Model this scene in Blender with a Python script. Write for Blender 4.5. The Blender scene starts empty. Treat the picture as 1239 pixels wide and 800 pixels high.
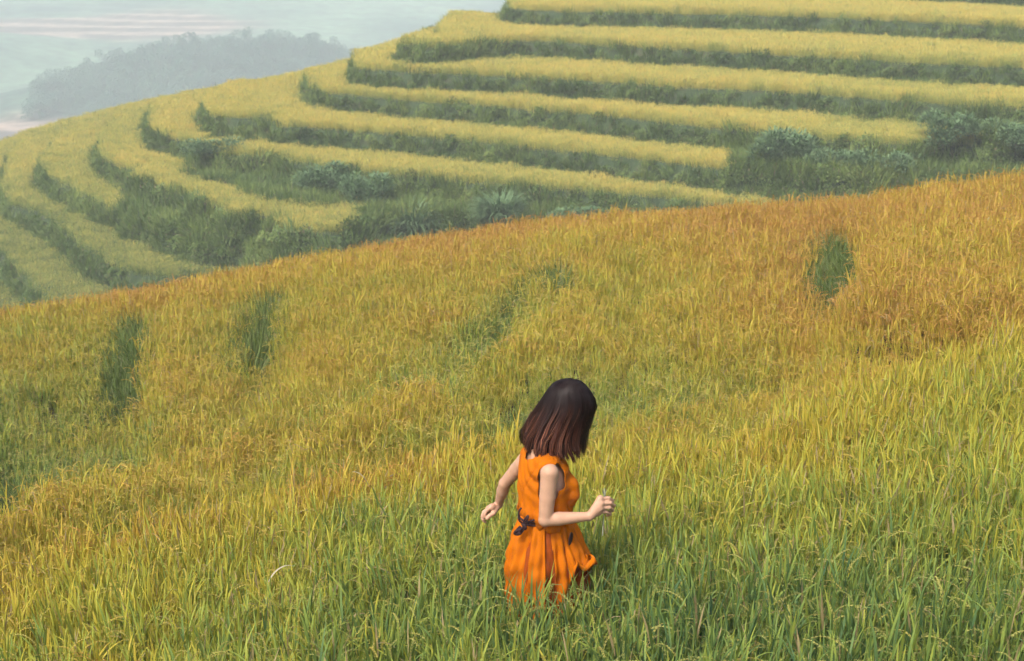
import bpy, bmesh, math, random
import numpy as np
from mathutils import Vector, noise as mnoise

scene = bpy.context.scene
COL = scene.collection
R = math.radians
rng = np.random.default_rng(7)
random.seed(7)

# ------------------------------------------------------------------ camera
cam_d = bpy.data.cameras.new('camera')
cam = bpy.data.objects.new('camera', cam_d)
COL.objects.link(cam)
cam.location = (0, 0, 3.65)
cam.rotation_euler = (R(75), 0, 0)
cam_d.sensor_width = 36.0
cam_d.lens = 1965.0 / 1239.0 * 36.0
cam_d.clip_start = 0.1
cam_d.clip_end = 8000
cam_d.dof.use_dof = True
cam_d.dof.focus_distance = 7.6
cam_d.dof.aperture_fstop = 8.0
scene.camera = cam

# ------------------------------------------------------------------ sky, sun, exposure
SUN_EL, SUN_AZ = R(52), R(215)      # azimuth clockwise from +Y: behind the camera, to the left
world = bpy.data.worlds.new('World')
scene.world = world
world.use_nodes = True
wt = world.node_tree
wt.nodes.clear()
sky = wt.nodes.new('ShaderNodeTexSky')
sky.sky_type = 'NISHITA'
sky.sun_disc = False
sky.sun_elevation = SUN_EL
sky.sun_rotation = SUN_AZ
sky.air_density = 1.0
sky.dust_density = 6.0
sky.ozone_density = 1.0
bgn = wt.nodes.new('ShaderNodeBackground')
bgn.inputs[1].default_value = 0.10
wo = wt.nodes.new('ShaderNodeOutputWorld')
wt.links.new(sky.outputs[0], bgn.inputs[0])
wt.links.new(bgn.outputs[0], wo.inputs[0])

sun_d = bpy.data.lights.new('sun', 'SUN')
sun_d.energy = 1.5
sun_d.angle = R(14)
sun_d.color = (1.0, 0.95, 0.86)
sun = bpy.data.objects.new('sun', sun_d)
COL.objects.link(sun)
sdir = Vector((math.sin(SUN_AZ) * math.cos(SUN_EL), math.cos(SUN_AZ) * math.cos(SUN_EL), math.sin(SUN_EL)))
sun.rotation_euler = sdir.to_track_quat('Z', 'Y').to_euler()
sun.location = (0, 0, 60)

scene.view_settings.view_transform = 'Standard'
scene.view_settings.look = 'None'
scene.view_settings.gamma = 1.0
scene.view_settings.use_curve_mapping = False
scene.view_settings.exposure = 0.92
scene.render.engine = 'CYCLES'
cy = scene.cycles
cy.max_bounces = 7
cy.diffuse_bounces = 3
cy.transmission_bounces = 3
cy.glossy_bounces = 2
cy.transparent_max_bounces = 4
cy.volume_bounces = 3
cy.use_denoising = True
cy.use_adaptive_sampling = True
cy.adaptive_threshold = 0.035

# ------------------------------------------------------------------ helpers
def tag(o, label=None, cat=None, group=None, kind=None):
    if label: o['label'] = label
    if cat: o['category'] = cat
    if group: o['group'] = group
    if kind: o['kind'] = kind
    return o

def link(name, me, mat=None, parent=None, smooth=False):
    o = bpy.data.objects.new(name, me)
    if mat is not None and not me.materials:
        me.materials.append(mat)
    COL.objects.link(o)
    if parent is not None:
        o.parent = parent
    if smooth:
        me.polygons.foreach_set('use_smooth', [True] * len(me.polygons))
    return o

def mesh_np(name, v, f, mats=None):
    me = bpy.data.meshes.new(name)
    me.from_pydata([tuple(p) for p in v], [], [tuple(int(i) for i in q) for q in f])
    me.update()
    return me

def set_col(me, name, arr):
    """arr: (n,3) per vertex"""
    a = me.attributes.new(name, 'FLOAT_COLOR', 'POINT')
    c = np.ones((len(me.vertices), 4), dtype=np.float32)
    c[:, :3] = arr
    a.data.foreach_set('color', c.ravel())

def fbm(x, y, sc, seed=0, oct=3):
    """cheap smooth 2-D value noise, about -1..1"""
    x = np.asarray(x, float) / sc; y = np.asarray(y, float) / sc
    out = 0; amp = 1; tot = 0
    for o in range(oct):
        xi = np.floor(x).astype(np.int64); yi = np.floor(y).astype(np.int64)
        fx = x - xi; fy = y - yi
        fx = fx * fx * (3 - 2 * fx); fy = fy * fy * (3 - 2 * fy)
        def h(a, b):
            n = (a * 374761393 + b * 668265263 + (seed + o * 17) * 2147483647) & 0x7fffffff
            n = ((n ^ (n >> 13)) * 1274126177) & 0x7fffffff
            n = n ^ (n >> 16)
            return (n & 0xffff) / 32767.5 - 1
        v = (h(xi, yi) * (1 - fx) + h(xi + 1, yi) * fx) * (1 - fy) + (h(xi, yi + 1) * (1 - fx) + h(xi + 1, yi + 1) * fx) * fy
        out = out + v * amp; tot += amp
        amp *= 0.5; x = x * 2 + 13.7; y = y * 2 - 7.3
    return out / tot

def sstep(a, b, x):
    t = np.clip((x - a) / (b - a), 0, 1)
    return t * t * (3 - 2 * t)

# ------------------------------------------------------------------ node materials
def new_mat(name):
    m = bpy.data.materials.new(name)
    m.use_nodes = True
    nt = m.node_tree
    nt.nodes.clear()
    out = nt.nodes.new('ShaderNodeOutputMaterial')
    return m, nt, out

def ramp(nt, stops):
    r = nt.nodes.new('ShaderNodeValToRGB')
    el = r.color_ramp.elements
    while len(el) < len(stops):
        el.new(0.5)
    for e, (p, c) in zip(el, stops):
        e.position = p
        e.color = (*c, 1)
    return r

def math_n(nt, op, a, b=None):
    n = nt.nodes.new('ShaderNodeMath')
    n.operation = op
    for i, s in enumerate((a, b)):
        if s is None: continue
        if isinstance(s, (int, float)): n.inputs[i].default_value = s
        else: nt.links.new(s, n.inputs[i])
    return n.outputs[0]

def simple_mat(name, col, rough=0.8, var=0.15, scale=20, bump=0.0, spec=0.3, sss=0.0, sheen=0.0, stops=None, coord='Object', bscale=None):
    m, nt, out = new_mat(name)
    L = nt.links
    b = nt.nodes.new('ShaderNodeBsdfPrincipled')
    tc = nt.nodes.new('ShaderNodeTexCoord')
    n = nt.nodes.new('ShaderNodeTexNoise')
    n.inputs['Scale'].default_value = scale
    n.inputs['Detail'].default_value = 5
    L.new(tc.outputs[coord], n.inputs['Vector'])
    if stops is None:
        stops = [(0.25, tuple(c * (1 - var) for c in col)), (0.75, tuple(min(1, c * (1 + var)) for c in col))]
    r = ramp(nt, stops)
    L.new(n.outputs['Fac'], r.inputs[0])
    L.new(r.outputs[0], b.inputs['Base Color'])
    b.inputs['Roughness'].default_value = rough
    b.inputs['Specular IOR Level'].default_value = spec
    if sss:
        b.inputs['Subsurface Weight'].default_value = sss
        b.inputs['Subsurface Radius'].default_value = (0.02, 0.008, 0.004)
        b.inputs['Subsurface Scale'].default_value = 0.6
    if sheen:
        b.inputs['Sheen Weight'].default_value = sheen
        b.inputs['Sheen Roughness'].default_value = 0.5
    if bump:
        n2 = nt.nodes.new('ShaderNodeTexNoise')
        n2.inputs['Scale'].default_value = bscale or scale * 4
        n2.inputs['Detail'].default_value = 4
        L.new(tc.outputs[coord], n2.inputs['Vector'])
        bp = nt.nodes.new('ShaderNodeBump')
        bp.inputs['Strength'].default_value = bump
        bp.inputs['Distance'].default_value = 0.01
        L.new(n2.outputs['Fac'], bp.inputs['Height'])
        L.new(bp.outputs[0], b.inputs['Normal'])
    L.new(b.outputs[0], out.inputs[0])
    return m

def plant_mat(name, leaf_stops, grain_stops, dry=(0.34, 0.27, 0.13), transl=0.2, use_inst=True):
    """leaf colour follows the crop's ripeness where it grows ('tone' of each plant), grains have their own ramp"""
    m, nt, out = new_mat(name)
    L = nt.links
    pc = nt.nodes.new('ShaderNodeAttribute'); pc.attribute_name = 'pc'
    sep = nt.nodes.new('ShaderNodeSeparateColor'); L.new(pc.outputs['Color'], sep.inputs[0])
    g, rnd, hf = sep.outputs[0], sep.outputs[1], sep.outputs[2]
    if use_inst:
        tn = nt.nodes.new('ShaderNodeAttribute'); tn.attribute_type = 'INSTANCER'; tn.attribute_name = 'tone'
        tone = tn.outputs['Fac']
    else:
        v = nt.nodes.new('ShaderNodeValue'); v.outputs[0].default_value = 0.3
        tone = v.outputs[0]
    # leaf: tone + random per leaf
    jit = math_n(nt, 'MULTIPLY', math_n(nt, 'SUBTRACT', rnd, 0.5), 0.34)
    t1 = math_n(nt, 'ADD', tone, jit)
    # tips ripen first
    t1 = math_n(nt, 'ADD', t1, math_n(nt, 'MULTIPLY', math_n(nt, 'SUBTRACT', hf, 0.5), 0.16))
    rl = ramp(nt, leaf_stops); L.new(t1, rl.inputs[0])
    rg = ramp(nt, grain_stops); L.new(t1, rg.inputs[0])
    mx = nt.nodes.new('ShaderNodeMix'); mx.data_type = 'RGBA'
    L.new(g, mx.inputs[0]); L.new(rl.outputs[0], mx.inputs[6]); L.new(rg.outputs[0], mx.inputs[7])
    dr = math_n(nt, 'GREATER_THAN', rnd, 0.955)
    mx2 = nt.nodes.new('ShaderNodeMix'); mx2.data_type = 'RGBA'
    L.new(dr, mx2.inputs[0]); L.new(mx.outputs[2], mx2.inputs[6]); mx2.inputs[7].default_value = (*dry, 1)
    col = mx2.outputs[2]
    d = nt.nodes.new('ShaderNodeBsdfPrincipled')
    d.inputs['Roughness'].default_value = 0.6
    d.inputs['Specular IOR Level'].default_value = 0.3
    L.new(col, d.inputs['Base Color'])
    t = nt.nodes.new('ShaderNodeBsdfTranslucent')
    L.new(col, t.inputs['Color'])
    ms = nt.nodes.new('ShaderNodeMixShader'); ms.inputs[0].default_value = transl
    L.new(d.outputs[0], ms.inputs[1]); L.new(t.outputs[0], ms.inputs[2])
    L.new(ms.outputs[0], out.inputs[0])
    return m

LEAF = [(0.0, (0.06, 0.135, 0.06)), (0.2, (0.14, 0.225, 0.055)), (0.4, (0.28, 0.345, 0.055)), (0.58, (0.45, 0.41, 0.045)),
        (0.82, (0.51, 0.37, 0.045)), (1.0, (0.46, 0.27, 0.065))]
GRAIN = [(0.0, (0.20, 0.26, 0.09)), (0.3, (0.36, 0.36, 0.10)), (0.6, (0.50, 0.39, 0.08)), (0.85, (0.52, 0.32, 0.07)), (1.0, (0.48, 0.25, 0.07))]
M_RICE = plant_mat('rice_plant', LEAF, GRAIN)
FLEAF = [(0.0, (0.07, 0.15, 0.06)), (0.25, (0.20, 0.29, 0.08)), (0.5, (0.48, 0.52, 0.13)), (0.75, (0.70, 0.61, 0.14)), (1.0, (0.70, 0.52, 0.13))]
M_FRICE = plant_mat('terrace_rice', FLEAF, [(0.0, (0.2, 0.26, 0.08)), (0.4, (0.52, 0.48, 0.12)), (0.75, (0.72, 0.58, 0.14)), (1.0, (0.68, 0.48, 0.12))])
WEED = [(0.0, (0.04, 0.085, 0.025)), (0.3, (0.10, 0.17, 0.042)), (0.6, (0.19, 0.27, 0.065)), (1.0, (0.30, 0.34, 0.09))]
M_WEED = plant_mat('bank_grass', WEED, WEED, dry=(0.20, 0.16, 0.09))
M_GAP = plant_mat('gap_weed', [(0.0, (0.04, 0.085, 0.022)), (0.45, (0.12, 0.18, 0.045)), (1.0, (0.26, 0.30, 0.07))], WEED, dry=(.25, .25, .12))
M_SHRUB = plant_mat('shrub_leaf', [(0.0, (0.07, 0.14, 0.06)), (0.3, (0.15, 0.25, 0.11)), (0.6, (0.24, 0.35, 0.16)), (1.0, (0.33, 0.42, 0.21))], WEED, dry=(0.26, 0.26, 0.16), use_inst=False)
M_SOIL = simple_mat('soil', (0.045, 0.035, 0.022), 0.95, 0.4, 2.5, 0.6)
M_BANK = simple_mat('bank_soil', (0.07, 0.08, 0.04), 0.95, scale=1.2, bump=0.6,
                    stops=[(0.3, (0.03, 0.05, 0.022)), (0.55, (0.045, 0.075, 0.03)), (0.8, (0.075, 0.065, 0.035))])
M_BARK = simple_mat('bark', (0.10, 0.08, 0.06), 0.9, 0.3, 6, 0.5)

# ------------------------------------------------------------------ near slope
TONES = np.array([ (-7.8,23.8,0.90),(-8.0,27.4,0.95),(-6.8,27.9,0.95),(-5.8,30.3,0.80),(-3.7,32.6,0.80),(-1.8,29.3,0.95),(-0.3,29.6,0.95),(1.2,29.9,0.85),(2.4,25.5,0.95),(3.7,25.7,1.00),(4.8,25.6,0.95),(4.3,21.8,0.80),(6.0,26.2,0.72),(7.1,25.9,0.75),(8.1,25.5,0.75),(5.2,16.3,0.62),(4.7,17.1,0.72),(3.9,15.6,0.85),(3.3,14.8,0.85),(2.7,15.6,0.65),(2.3,17.7,0.72),(1.6,18.7,0.75),(1.1,17.5,0.85),(0.9,21.9,0.85),(0.0,19.8,0.25),(-0.5,17.1,0.30),(-1.0,16.3,0.35),(-1.5,14.5,0.28),(-1.7,13.3,0.50),(-0.7,21.7,0.65),(-1.5,20.7,0.75),(-2.3,19.8,0.68),(-2.9,27.5,0.60),(-2.6,17.8,0.65),(-3.5,23.1,0.70),(-3.7,18.9,0.85),(-4.8,21.6,0.65),(-4.7,17.2,0.70),(-5.6,18.6,0.70),(-4.3,17.5,0.30),(-3.9,13.0,0.62),(-2.9,13.0,0.80),(-2.1,12.5,0.80),(-1.2,12.2,0.90),(-0.8,10.3,0.90),(-1.3,10.4,0.85),(-0.1,12.1,0.75),(-0.4,14.0,0.70),(0.2,13.5,0.70),(1.0,13.2,0.60),(1.8,14.6,0.45),(2.3,13.0,0.60),(1.6,11.0,0.60),(2.3,11.6,0.70),(3.1,12.2,0.70),(3.8,12.5,0.55),(3.6,10.9,0.35),(2.8,10.1,0.40),(2.2,9.4,0.45),(1.8,10.3,0.70),(1.2,9.6,0.50),(0.9,8.8,0.45),(1.7,8.3,0.42),(2.5,7.9,0.40),(1.8,6.9,0.30),(1.3,6.3,0.28),(1.8,5.6,0.25),(0.9,7.2,0.30),(0.8,6.0,0.25),(0.7,10.4,0.60),(0.5,7.4,0.32),(0.1,6.6,0.30),(-0.5,7.1,0.30),(-0.8,8.9,0.32),(-0.3,8.3,0.28),(-0.6,9.7,0.55),(-1.6,9.4,0.60),(-2.2,9.7,0.85),(-3.1,10.9,0.70),(-3.0,9.7,0.85),(-2.8,8.1,0.50),(-2.1,8.1,0.50),(-1.7,8.5,0.55),(-1.2,8.4,0.45),(-1.3,7.2,0.38),(-2.0,7.0,0.42),(-1.5,6.6,0.38),(-0.8,6.4,0.30),(-0.1,6.0,0.30),(-2.4,6.9,0.45) ])
NEAR_RIMS = [
 [ (-3.41,9.20),(-3.16,9.37),(-2.23,9.83),(-1.23,10.47),(-0.47,11.12),(0.00,11.01),(0.77,10.25),(1.26,10.20),(1.93,10.64),(2.91,11.48),(4.11,12.65),(4.68,13.15) ],
 [ (-4.20,12.02),(-4.08,12.25),(-3.78,13.62),(-3.12,15.08),(-2.67,16.29),(-2.75,19.06),(-3.21,22.79),(-3.00,26.24) ],
 [ (-4.01,13.40),(-3.91,14.12),(-3.92,16.26),(-4.44,19.25),(-5.28,22.63),(-5.26,26.55) ],
 [ (-1.93,13.46),(-1.81,14.25),(-0.98,15.61),(-0.17,17.06),(0.26,19.47),(0.44,23.95) ],
 [ (-0.13,12.66),(0.20,12.59),(1.28,13.46),(2.03,13.77),(2.69,14.23),(3.57,16.45),(4.49,19.90),(5.40,24.03),(6.98,27.70) ],
 [ (-4.22,11.88),(-4.21,12.66),(-4.55,14.17),(-5.29,16.31) ],
]
RIM_H = [0.85, 0.75, 0.75, 0.7, 0.9, 0.6]
RIDGE = [(-9.3, 28.6), (-5.1, 30.5), (-2.8, 32.1), (-0.3, 31.9), (2.1, 31.8), (4.3, 30.1), (6.4, 28.7), (8.9, 28.2)]
HOLES = [  # bare spots of the bank where only weeds grow: x, y, half width, half depth, tilt
    (-5.50, 22.4, 0.36, 3.0, -0.20), (-3.65, 22.6, 0.24, 2.4, -0.05), (4.32, 21.0, 0.40, 2.9, 0.18),
    (-0.02, 21.4, 0.24, 2.0, 0.18), (0.62, 21.6, 0.12, 1.2, 0.0), (-4.95, 15.2, 0.26, 2.0, -0.1)]

def rim_field(x, y, pts):
    """signed distance to a rim line (positive on its upper side) and a fade past its ends"""
    P = np.array(pts)
    best = np.full(x.shape, 1e9); sg = np.zeros(x.shape); beyond = np.zeros(x.shape)
    n = len(P) - 1
    for i in range(n):
        a, b = P[i], P[i + 1]
        d = b - a; L = np.hypot(*d); u = d / L
        rx, ry = x - a[0], y - a[1]
        t = rx * u[0] + ry * u[1]
        tc = np.clip(t, 0, L)
        qx, qy = rx - tc * u[0], ry - tc * u[1]
        dist = np.hypot(qx, qy)
        cr = -(u[0] * ry - u[1] * rx)
        m = dist < best
        best = np.where(m, dist, best)
        sg = np.where(m, np.sign(cr), sg)
        e = np.zeros(x.shape)
        if i == 0: e = np.where(t < 0, -t, e)
        if i == n - 1: e = np.where(t > L, t - L, e)
        beyond = np.where(m, e, beyond)
    return best * sg, np.exp(-beyond / 0.6)

def hole_mask(x, y):
    m = np.zeros(np.shape(x))
    for hx, hy, rx, ry, k in HOLES:
        dx = x - hx - k * (y - hy) ; dy = y - hy
        m = np.maximum(m, 1 - np.clip(np.hypot(dx / rx, dy / ry) + 0.25 * fbm(x, y, 0.7, 5), 0, 1))
    return m

def near_z(x, y):
    x = np.asarray(x, float); y = np.asarray(y, float)
    z = 0.139 * x - 0.127 * (y - 7.1)
    z = z + 0.07 * fbm(x, y, 2.0, 3) + 0.16 * fbm(x, y, 6.0, 13)
    for pts, h in zip(NEAR_RIMS, RIM_H):
        d, e = rim_field(x, y, pts)
        z = z + h * (0.5 * np.tanh((d + .1) / 0.16) - 0.5) * np.exp(-np.maximum(0, -d) / 2.6) * e * sstep(28, 18, y)
    z = z + 0.05 * sstep(0.0, 0.5, hole_mask(x, y))
    rx, ry = zip(*RIDGE)
    yr = np.interp(x, rx, ry)
    o = y - yr
    z = z - 0.42 * np.log1p(np.exp(np.clip(o / 1.2, -30, 30))) * 1.2
    z = z - 0.00 * np.exp(-((x - 0.1) / 3.5) ** 2 - ((y - 6.4) / 2.6) ** 2)      # the hollow she stands in
    side = np.maximum(0, np.abs(x) - 24)
    z = z - 0.25 * side - 0.01 * side ** 2
    back = np.maximum(0, -4 - y)
    return z - 0.1 * back

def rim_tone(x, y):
    """yellower rice paints the lit rims, greener rice the shade behind them"""
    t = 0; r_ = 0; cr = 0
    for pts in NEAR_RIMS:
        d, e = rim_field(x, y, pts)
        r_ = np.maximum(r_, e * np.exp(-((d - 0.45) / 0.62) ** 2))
        t = t - e * 0.32 * np.exp(-((d + 0.17 * y) / (0.08 * y)) ** 2)  # shadow band behind the rim, put into the rice tone
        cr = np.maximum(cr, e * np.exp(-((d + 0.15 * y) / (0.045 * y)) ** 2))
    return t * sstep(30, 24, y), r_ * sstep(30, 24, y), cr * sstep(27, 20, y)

def tone_at(x, y):
    num = 0; den = 0
    for tx, ty, tv in TONES:
        # pattern is stretched along the view depth, like the terraces themselves
        s = 0.06 * ty + 0.15
        w = 1.0 / (((x - tx) / s) ** 2 + ((y - ty) / (s * 1.6)) ** 2 + 0.12) ** 1.6
        num = num + w * tv; den = den + w
    return num / den

def grid_mesh(name, xs, ys, Z):
    nx, ny = len(xs), len(ys)
    X, Y = np.meshgrid(xs, ys)
    v = np.stack([X, Y, Z], -1).reshape(-1, 3)
    i = np.arange((ny - 1) * nx).reshape(ny - 1, nx)[:, :-1].ravel()
    f = np.stack([i, i + 1, i + nx + 1, i + nx], -1)
    me = bpy.data.meshes.new(name)
    me.vertices.add(len(v)); me.vertices.foreach_set('co', v.ravel())
    me.loops.add(len(f) * 4); me.loops.foreach_set('vertex_index', f.ravel())
    me.polygons.add(len(f))
    me.polygons.foreach_set('loop_start', np.arange(0, len(f) * 4, 4))
    me.update(calc_edges=True)
    return me

def cat(*a): return np.unique(np.round(np.concatenate(a), 4))

xs = cat(np.arange(-70, -16, 3), np.arange(-16, 16, 0.2), np.arange(16, 71, 3))
ys = cat(np.arange(-50, -2, 4), np.arange(-2, 34, 0.2), np.arange(34, 70, 2))
X, Y = np.meshgrid(xs, ys)
me = grid_mesh('near_slope', xs, ys, near_z(X, Y))
tag(link('hillside', me, M_SOIL, smooth=True), kind='structure')

# ------------------------------------------------------------------ far terraced hill
FAR_RIMS = [
 (-2.70,[ (18.7,134.0),(24.4,128.7),(36.2,117.2),(40.5,111.1) ]),
 (-4.20,[ (0.2,122.7),(1.2,120.8),(4.8,119.0),(10.6,117.2),(16.2,115.6),(21.5,113.1),(26.5,110.0),(32.6,104.9),(37.0,100.9) ]),
 (-5.70,[ (-7.3,109.7),(-5.4,107.2),(-3.5,109.1),(-2.6,114.3),(-1.1,113.7),(4.5,110.3),(9.7,106.6),(14.6,103.6),(19.2,100.3),(23.5,97.2),(29.5,94.3),(33.6,91.0) ]),
 (-7.20,[ (-10.9,115.8),(-10.0,108.8),(-6.4,106.2),(-3.2,105.1),(0.0,103.6),(4.1,101.2),(9.0,98.0),(13.7,96.2),(18.1,93.7),(22.2,90.9),(27.4,87.2),(31.5,84.8) ]),
 (-8.70,[ (-14.3,117.9),(-13.0,110.5),(-11.4,107.6),(-9.1,105.7),(-6.3,103.5),(-3.1,101.8),(0.0,99.7),(4.0,97.3),(8.6,93.2),(12.9,90.1),(16.8,86.5),(20.7,84.4),(26.5,83.8),(31.1,83.2) ]),
 (-10.20,[ (-21.8,117.1),(-20.8,110.9),(-18.8,104.9),(-16.7,102.9),(-14.0,102.2),(-12.4,101.8),(-10.2,100.6),(-6.0,98.1),(-2.9,96.3),(1.0,93.7),(3.8,91.5),(8.2,88.2),(10.2,86.7),(12.2,84.8),(16.2,83.0),(20.2,81.9),(25.9,81.4),(30.6,81.4) ]),
 (-11.70,[ (-27.4,124.4),(-26.0,117.2),(-24.2,110.7),(-22.4,107.9),(-20.5,105.7),(-19.7,104.2),(-17.0,103.8),(-14.4,101.0),(-11.9,96.7),(-9.7,94.9),(-5.7,92.5),(-1.7,90.0),(3.6,87.6),(8.0,85.6),(11.2,83.4),(15.9,80.8),(25.6,80.0),(30.2,80.0) ]),
 (-13.20,[ (-30.7,127.2),(-29.4,117.2),(-28.1,110.5),(-26.9,107.6),(-25.3,105.2),(-23.4,100.3),(-20.8,96.2),(-17.9,91.5),(-15.4,87.8),(-12.7,85.0),(-10.4,83.6),(-8.6,83.6),(-7.2,86.8),(-5.4,88.3),(-1.6,86.8),(3.5,85.0),(7.7,82.8),(15.6,78.7),(25.2,78.3) ]),
 (-14.70,[ (-36.4,132.4),(-35.2,124.5),(-33.0,113.4),(-30.0,107.3),(-27.5,102.9),(-25.2,99.7),(-23.3,97.2),(-20.2,93.0),(-16.3,87.4),(-12.6,83.4),(-9.4,82.0),(-6.9,83.6),(-0.9,84.0),(7.6,80.7),(15.3,77.0),(25.0,77.0) ]),
 (-16.20,[ (-42.3,140.6),(-39.2,126.8),(-35.7,113.6),(-33.5,107.8),(-30.8,104.8),(-28.0,100.1),(-25.5,94.6),(-22.9,90.0),(-20.6,86.9),(-18.8,86.1),(-17.1,86.3),(-14.8,86.3),(-11.2,82.4),(-6.8,82.0),(-0.8,82.0),(7.5,79.2),(24.7,75.9) ]),
 (-17.70,[ (-46.0,132.0),(-40.4,117.0),(-35.2,106.3),(-32.3,100.4),(-30.0,96.1),(-27.8,91.7),(-26.3,88.2),(-23.9,84.5),(-20.7,82.2),(-16.4,82.2),(-9.4,81.0),(-0.8,80.3),(24.6,75.1) ]),
 (-19.20,[ (-50.4,128.9),(-42.0,109.4),(-35.0,97.0),(-29.7,87.0),(-27.1,82.7),(-22.1,80.4),(-16.1,80.0),(-0.8,78.8) ]),
]
SIL = [ (-45.4,143.5,-17.20),(-42.6,144.4,-16.00),(-37.6,142.2,-14.70),(-32.9,141.0,-13.40),(-25.9,138.3,-11.90),(-19.8,131.0,-10.30),(-15.3,127.1,-9.00),(-11.7,122.9,-7.80),(-8.5,128.5,-6.90),(-6.7,133.8,-6.20),(-4.3,134.2,-5.50),(-1.9,130.9,-4.90),(-0.3,128.4,-4.30) ]   # brow of the hill, where the ground falls away behind
pts = []
for z, line in FAR_RIMS:
    P = np.array(line, float)
    for i in range(len(P) - 1):
        n = max(1, int(np.hypot(*(P[i + 1] - P[i])) / 3.0))
        for j in range(n):
            pts.append((*(P[i] + (P[i + 1] - P[i]) * j / n), z))
    pts.append((*P[-1], z))
pts += SIL
pts += [(-75, 150, -24), (-70, 110, -24), (-60, 85, -24), (-40, 70, -24), (0, 68, -22), (30, 68, -22), (60, 150, 2.0), (60, 110, -1.0), (60, 85, -7.0), (60, 66, -17), (10, 135, -1.5), (25, 150, 1.0)]
pts = np.array(pts)
D = np.hypot(pts[:, None, 0] - pts[None, :, 0], pts[:, None, 1] - pts[None, :, 1])
n = len(pts)
A = np.zeros((n + 3, n + 3)); A[:n, :n] = D + np.eye(n) * -0.02
A[:n, n] = 1; A[:n, n + 1:] = pts[:, :2]; A[n, :n] = 1; A[n + 1:, :n] = pts[:, :2].T
W = np.linalg.solve(A, np.concatenate([pts[:, 2], [0, 0, 0]]))
def far_H(x, y):
    sh = x.shape; x = x.ravel(); y = y.ravel(); out = np.empty(len(x))
    for s in range(0, len(x), 20000):
        a, b = x[s:s + 20000], y[s:s + 20000]
        out[s:s + 20000] = np.hypot(a[:, None] - pts[:, 0], b[:, None] - pts[:, 1]) @ W[:n] + W[n] + W[n + 1] * a + W[n + 2] * b
    return out.reshape(sh)
FX = cat(np.arange(-75, -48, 1.5), np.arange(-48, 48, 0.3), np.arange(48, 90, 1.5))
FY = cat(np.arange(50, 76, 1.0), np.arange(76, 150, 0.32), np.arange(150, 230, 2))
GX, GY = np.meshgrid(FX, FY)
H = far_H(GX, GY) + 0.07 * fbm(GX, GY, 3.0, 11)
H = np.minimum(H, 1.7)
sx, sy, _z = zip(*SIL)
brow = np.interp(GX, list(sx) + [20, 40], list(sy) + [150, 200])
over = np.maximum(0, GY - brow - 0.3)
H = H - 0.9 * over
H = np.maximum(H, -34)
STEP = 1.5
Z0 = -4.2
OFS = 0.28          # the crop's yellow begins this far above the soil
gy_, gx_ = np.gradient(H, FY, FX)
GR = np.clip(np.hypot(gx_, gy_), 0.03, 3)
q = (H - Z0) / STEP
lev = np.floor(q)
fr = q - lev
wr = np.clip(0.75 * GR / STEP, 0.02, 0.8)            # riser share of the step
rise = sstep(0, 1, (fr - (1 - wr)) / wr)
FZ = Z0 + STEP * (lev + rise) - OFS
smooth_w = np.clip(sstep(9, 2, brow - GY) * sstep(-4, -12, GX) + (over > 3) + sstep(-20.5, -21.5, H), 0, 1)   # the terraces run out on the brow
FZ = FZ * (1 - smooth_w) + (H - 0.9) * smooth_w
FZ = FZ + 0.03 * fbm(GX, GY, 1.5, 21)
me = grid_mesh('far_slope', FX, FY, FZ)
tag(link('terraced_hillside', me, M_BANK, smooth=True), kind='structure')

def gsample(Aa, x, y):
    i = np.clip(np.searchsorted(FX, x) - 1, 0, len(FX) - 2); j = np.clip(np.searchsorted(FY, y) - 1, 0, len(FY) - 2)
    fx = (x - FX[i]) / (FX[i + 1] - FX[i]); fy = (y - FY[j]) / (FY[j + 1] - FY[j])
    return (Aa[j, i] * (1 - fx) + Aa[j, i + 1] * fx) * (1 - fy) + (Aa[j + 1, i] * (1 - fx) + Aa[j + 1, i + 1] * fx) * fy

# ------------------------------------------------------------------ valley far below, with its own fields and knolls
VS = 1.9           # the valley lies this much farther out than its design sheet
def valley_base(x, y):
    z = np.interp(y, [-400, 60, 140, 260, 400, 430, 520, 600, 700, 900, 2000], [-30, -30, -33, -42, -46, -46, -38.5, -31.5, -22, -6, -2])
    z = z + 2.2 * fbm(x, y, 90, 31)
    z = z + 9.0 * np.exp(-(((x + 78) / 46) ** 2 + ((y - 385) / 34) ** 2) ** 1.3)
    z = z + 6 * np.exp(-(((x + 45) / 30) ** 2 + ((y - 395) / 34) ** 2))
    z = z + 11 * np.exp(-(((x + 190) / 60) ** 2 + ((y - 470) / 40) ** 2))
    z = z + 5 * np.exp(-(((x + 105) / 30) ** 2 + ((y - 640) / 60) ** 2))
    return z
def wood_mask(x, y):
    a = np.exp(-(((x + 64 - .25 * (y - 368)) / 36) ** 2 + ((y - 368) / 30) ** 2) ** 1.3) + 0.30 * fbm(x, y, 16, 41)
    return a
def valley_z(X_, Y_):
    x = np.asarray(X_) / VS; y = np.asarray(Y_) / VS
    z = valley_base(x, y)
    st = sstep(0.1, 0.35, fbm(x, y, 120, 77, 1) + 0.9 * np.exp(-(((x + 105) / 30) ** 2 + ((y - 315) / 45) ** 2)) + 0.9 * np.exp(-(((x + 130) / 90) ** 2 + ((y - 540) / 70) ** 2)))
    q = z / 1.1; l = np.floor(q); f = q - l
    zt = (l + sstep(0.55, 1.0, f)) * 1.1
    return (z * (1 - st) + zt * st) * VS + 3.65 * (1 - VS)
vx = cat(np.arange(-900, -260, 25), np.arange(-260, 60, 2.5), np.arange(60, 901, 25))
vy = cat(np.arange(-400, 120, 20), np.arange(120, 760, 2.5), np.arange(760, 2001, 25))
VX, VY = np.meshgrid(vx, vy)
m, nt, out = new_mat('valley_fields')
L = nt.links
b = nt.nodes.new('ShaderNodeBsdfPrincipled'); b.inputs['Roughness'].default_value = 0.95
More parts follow.
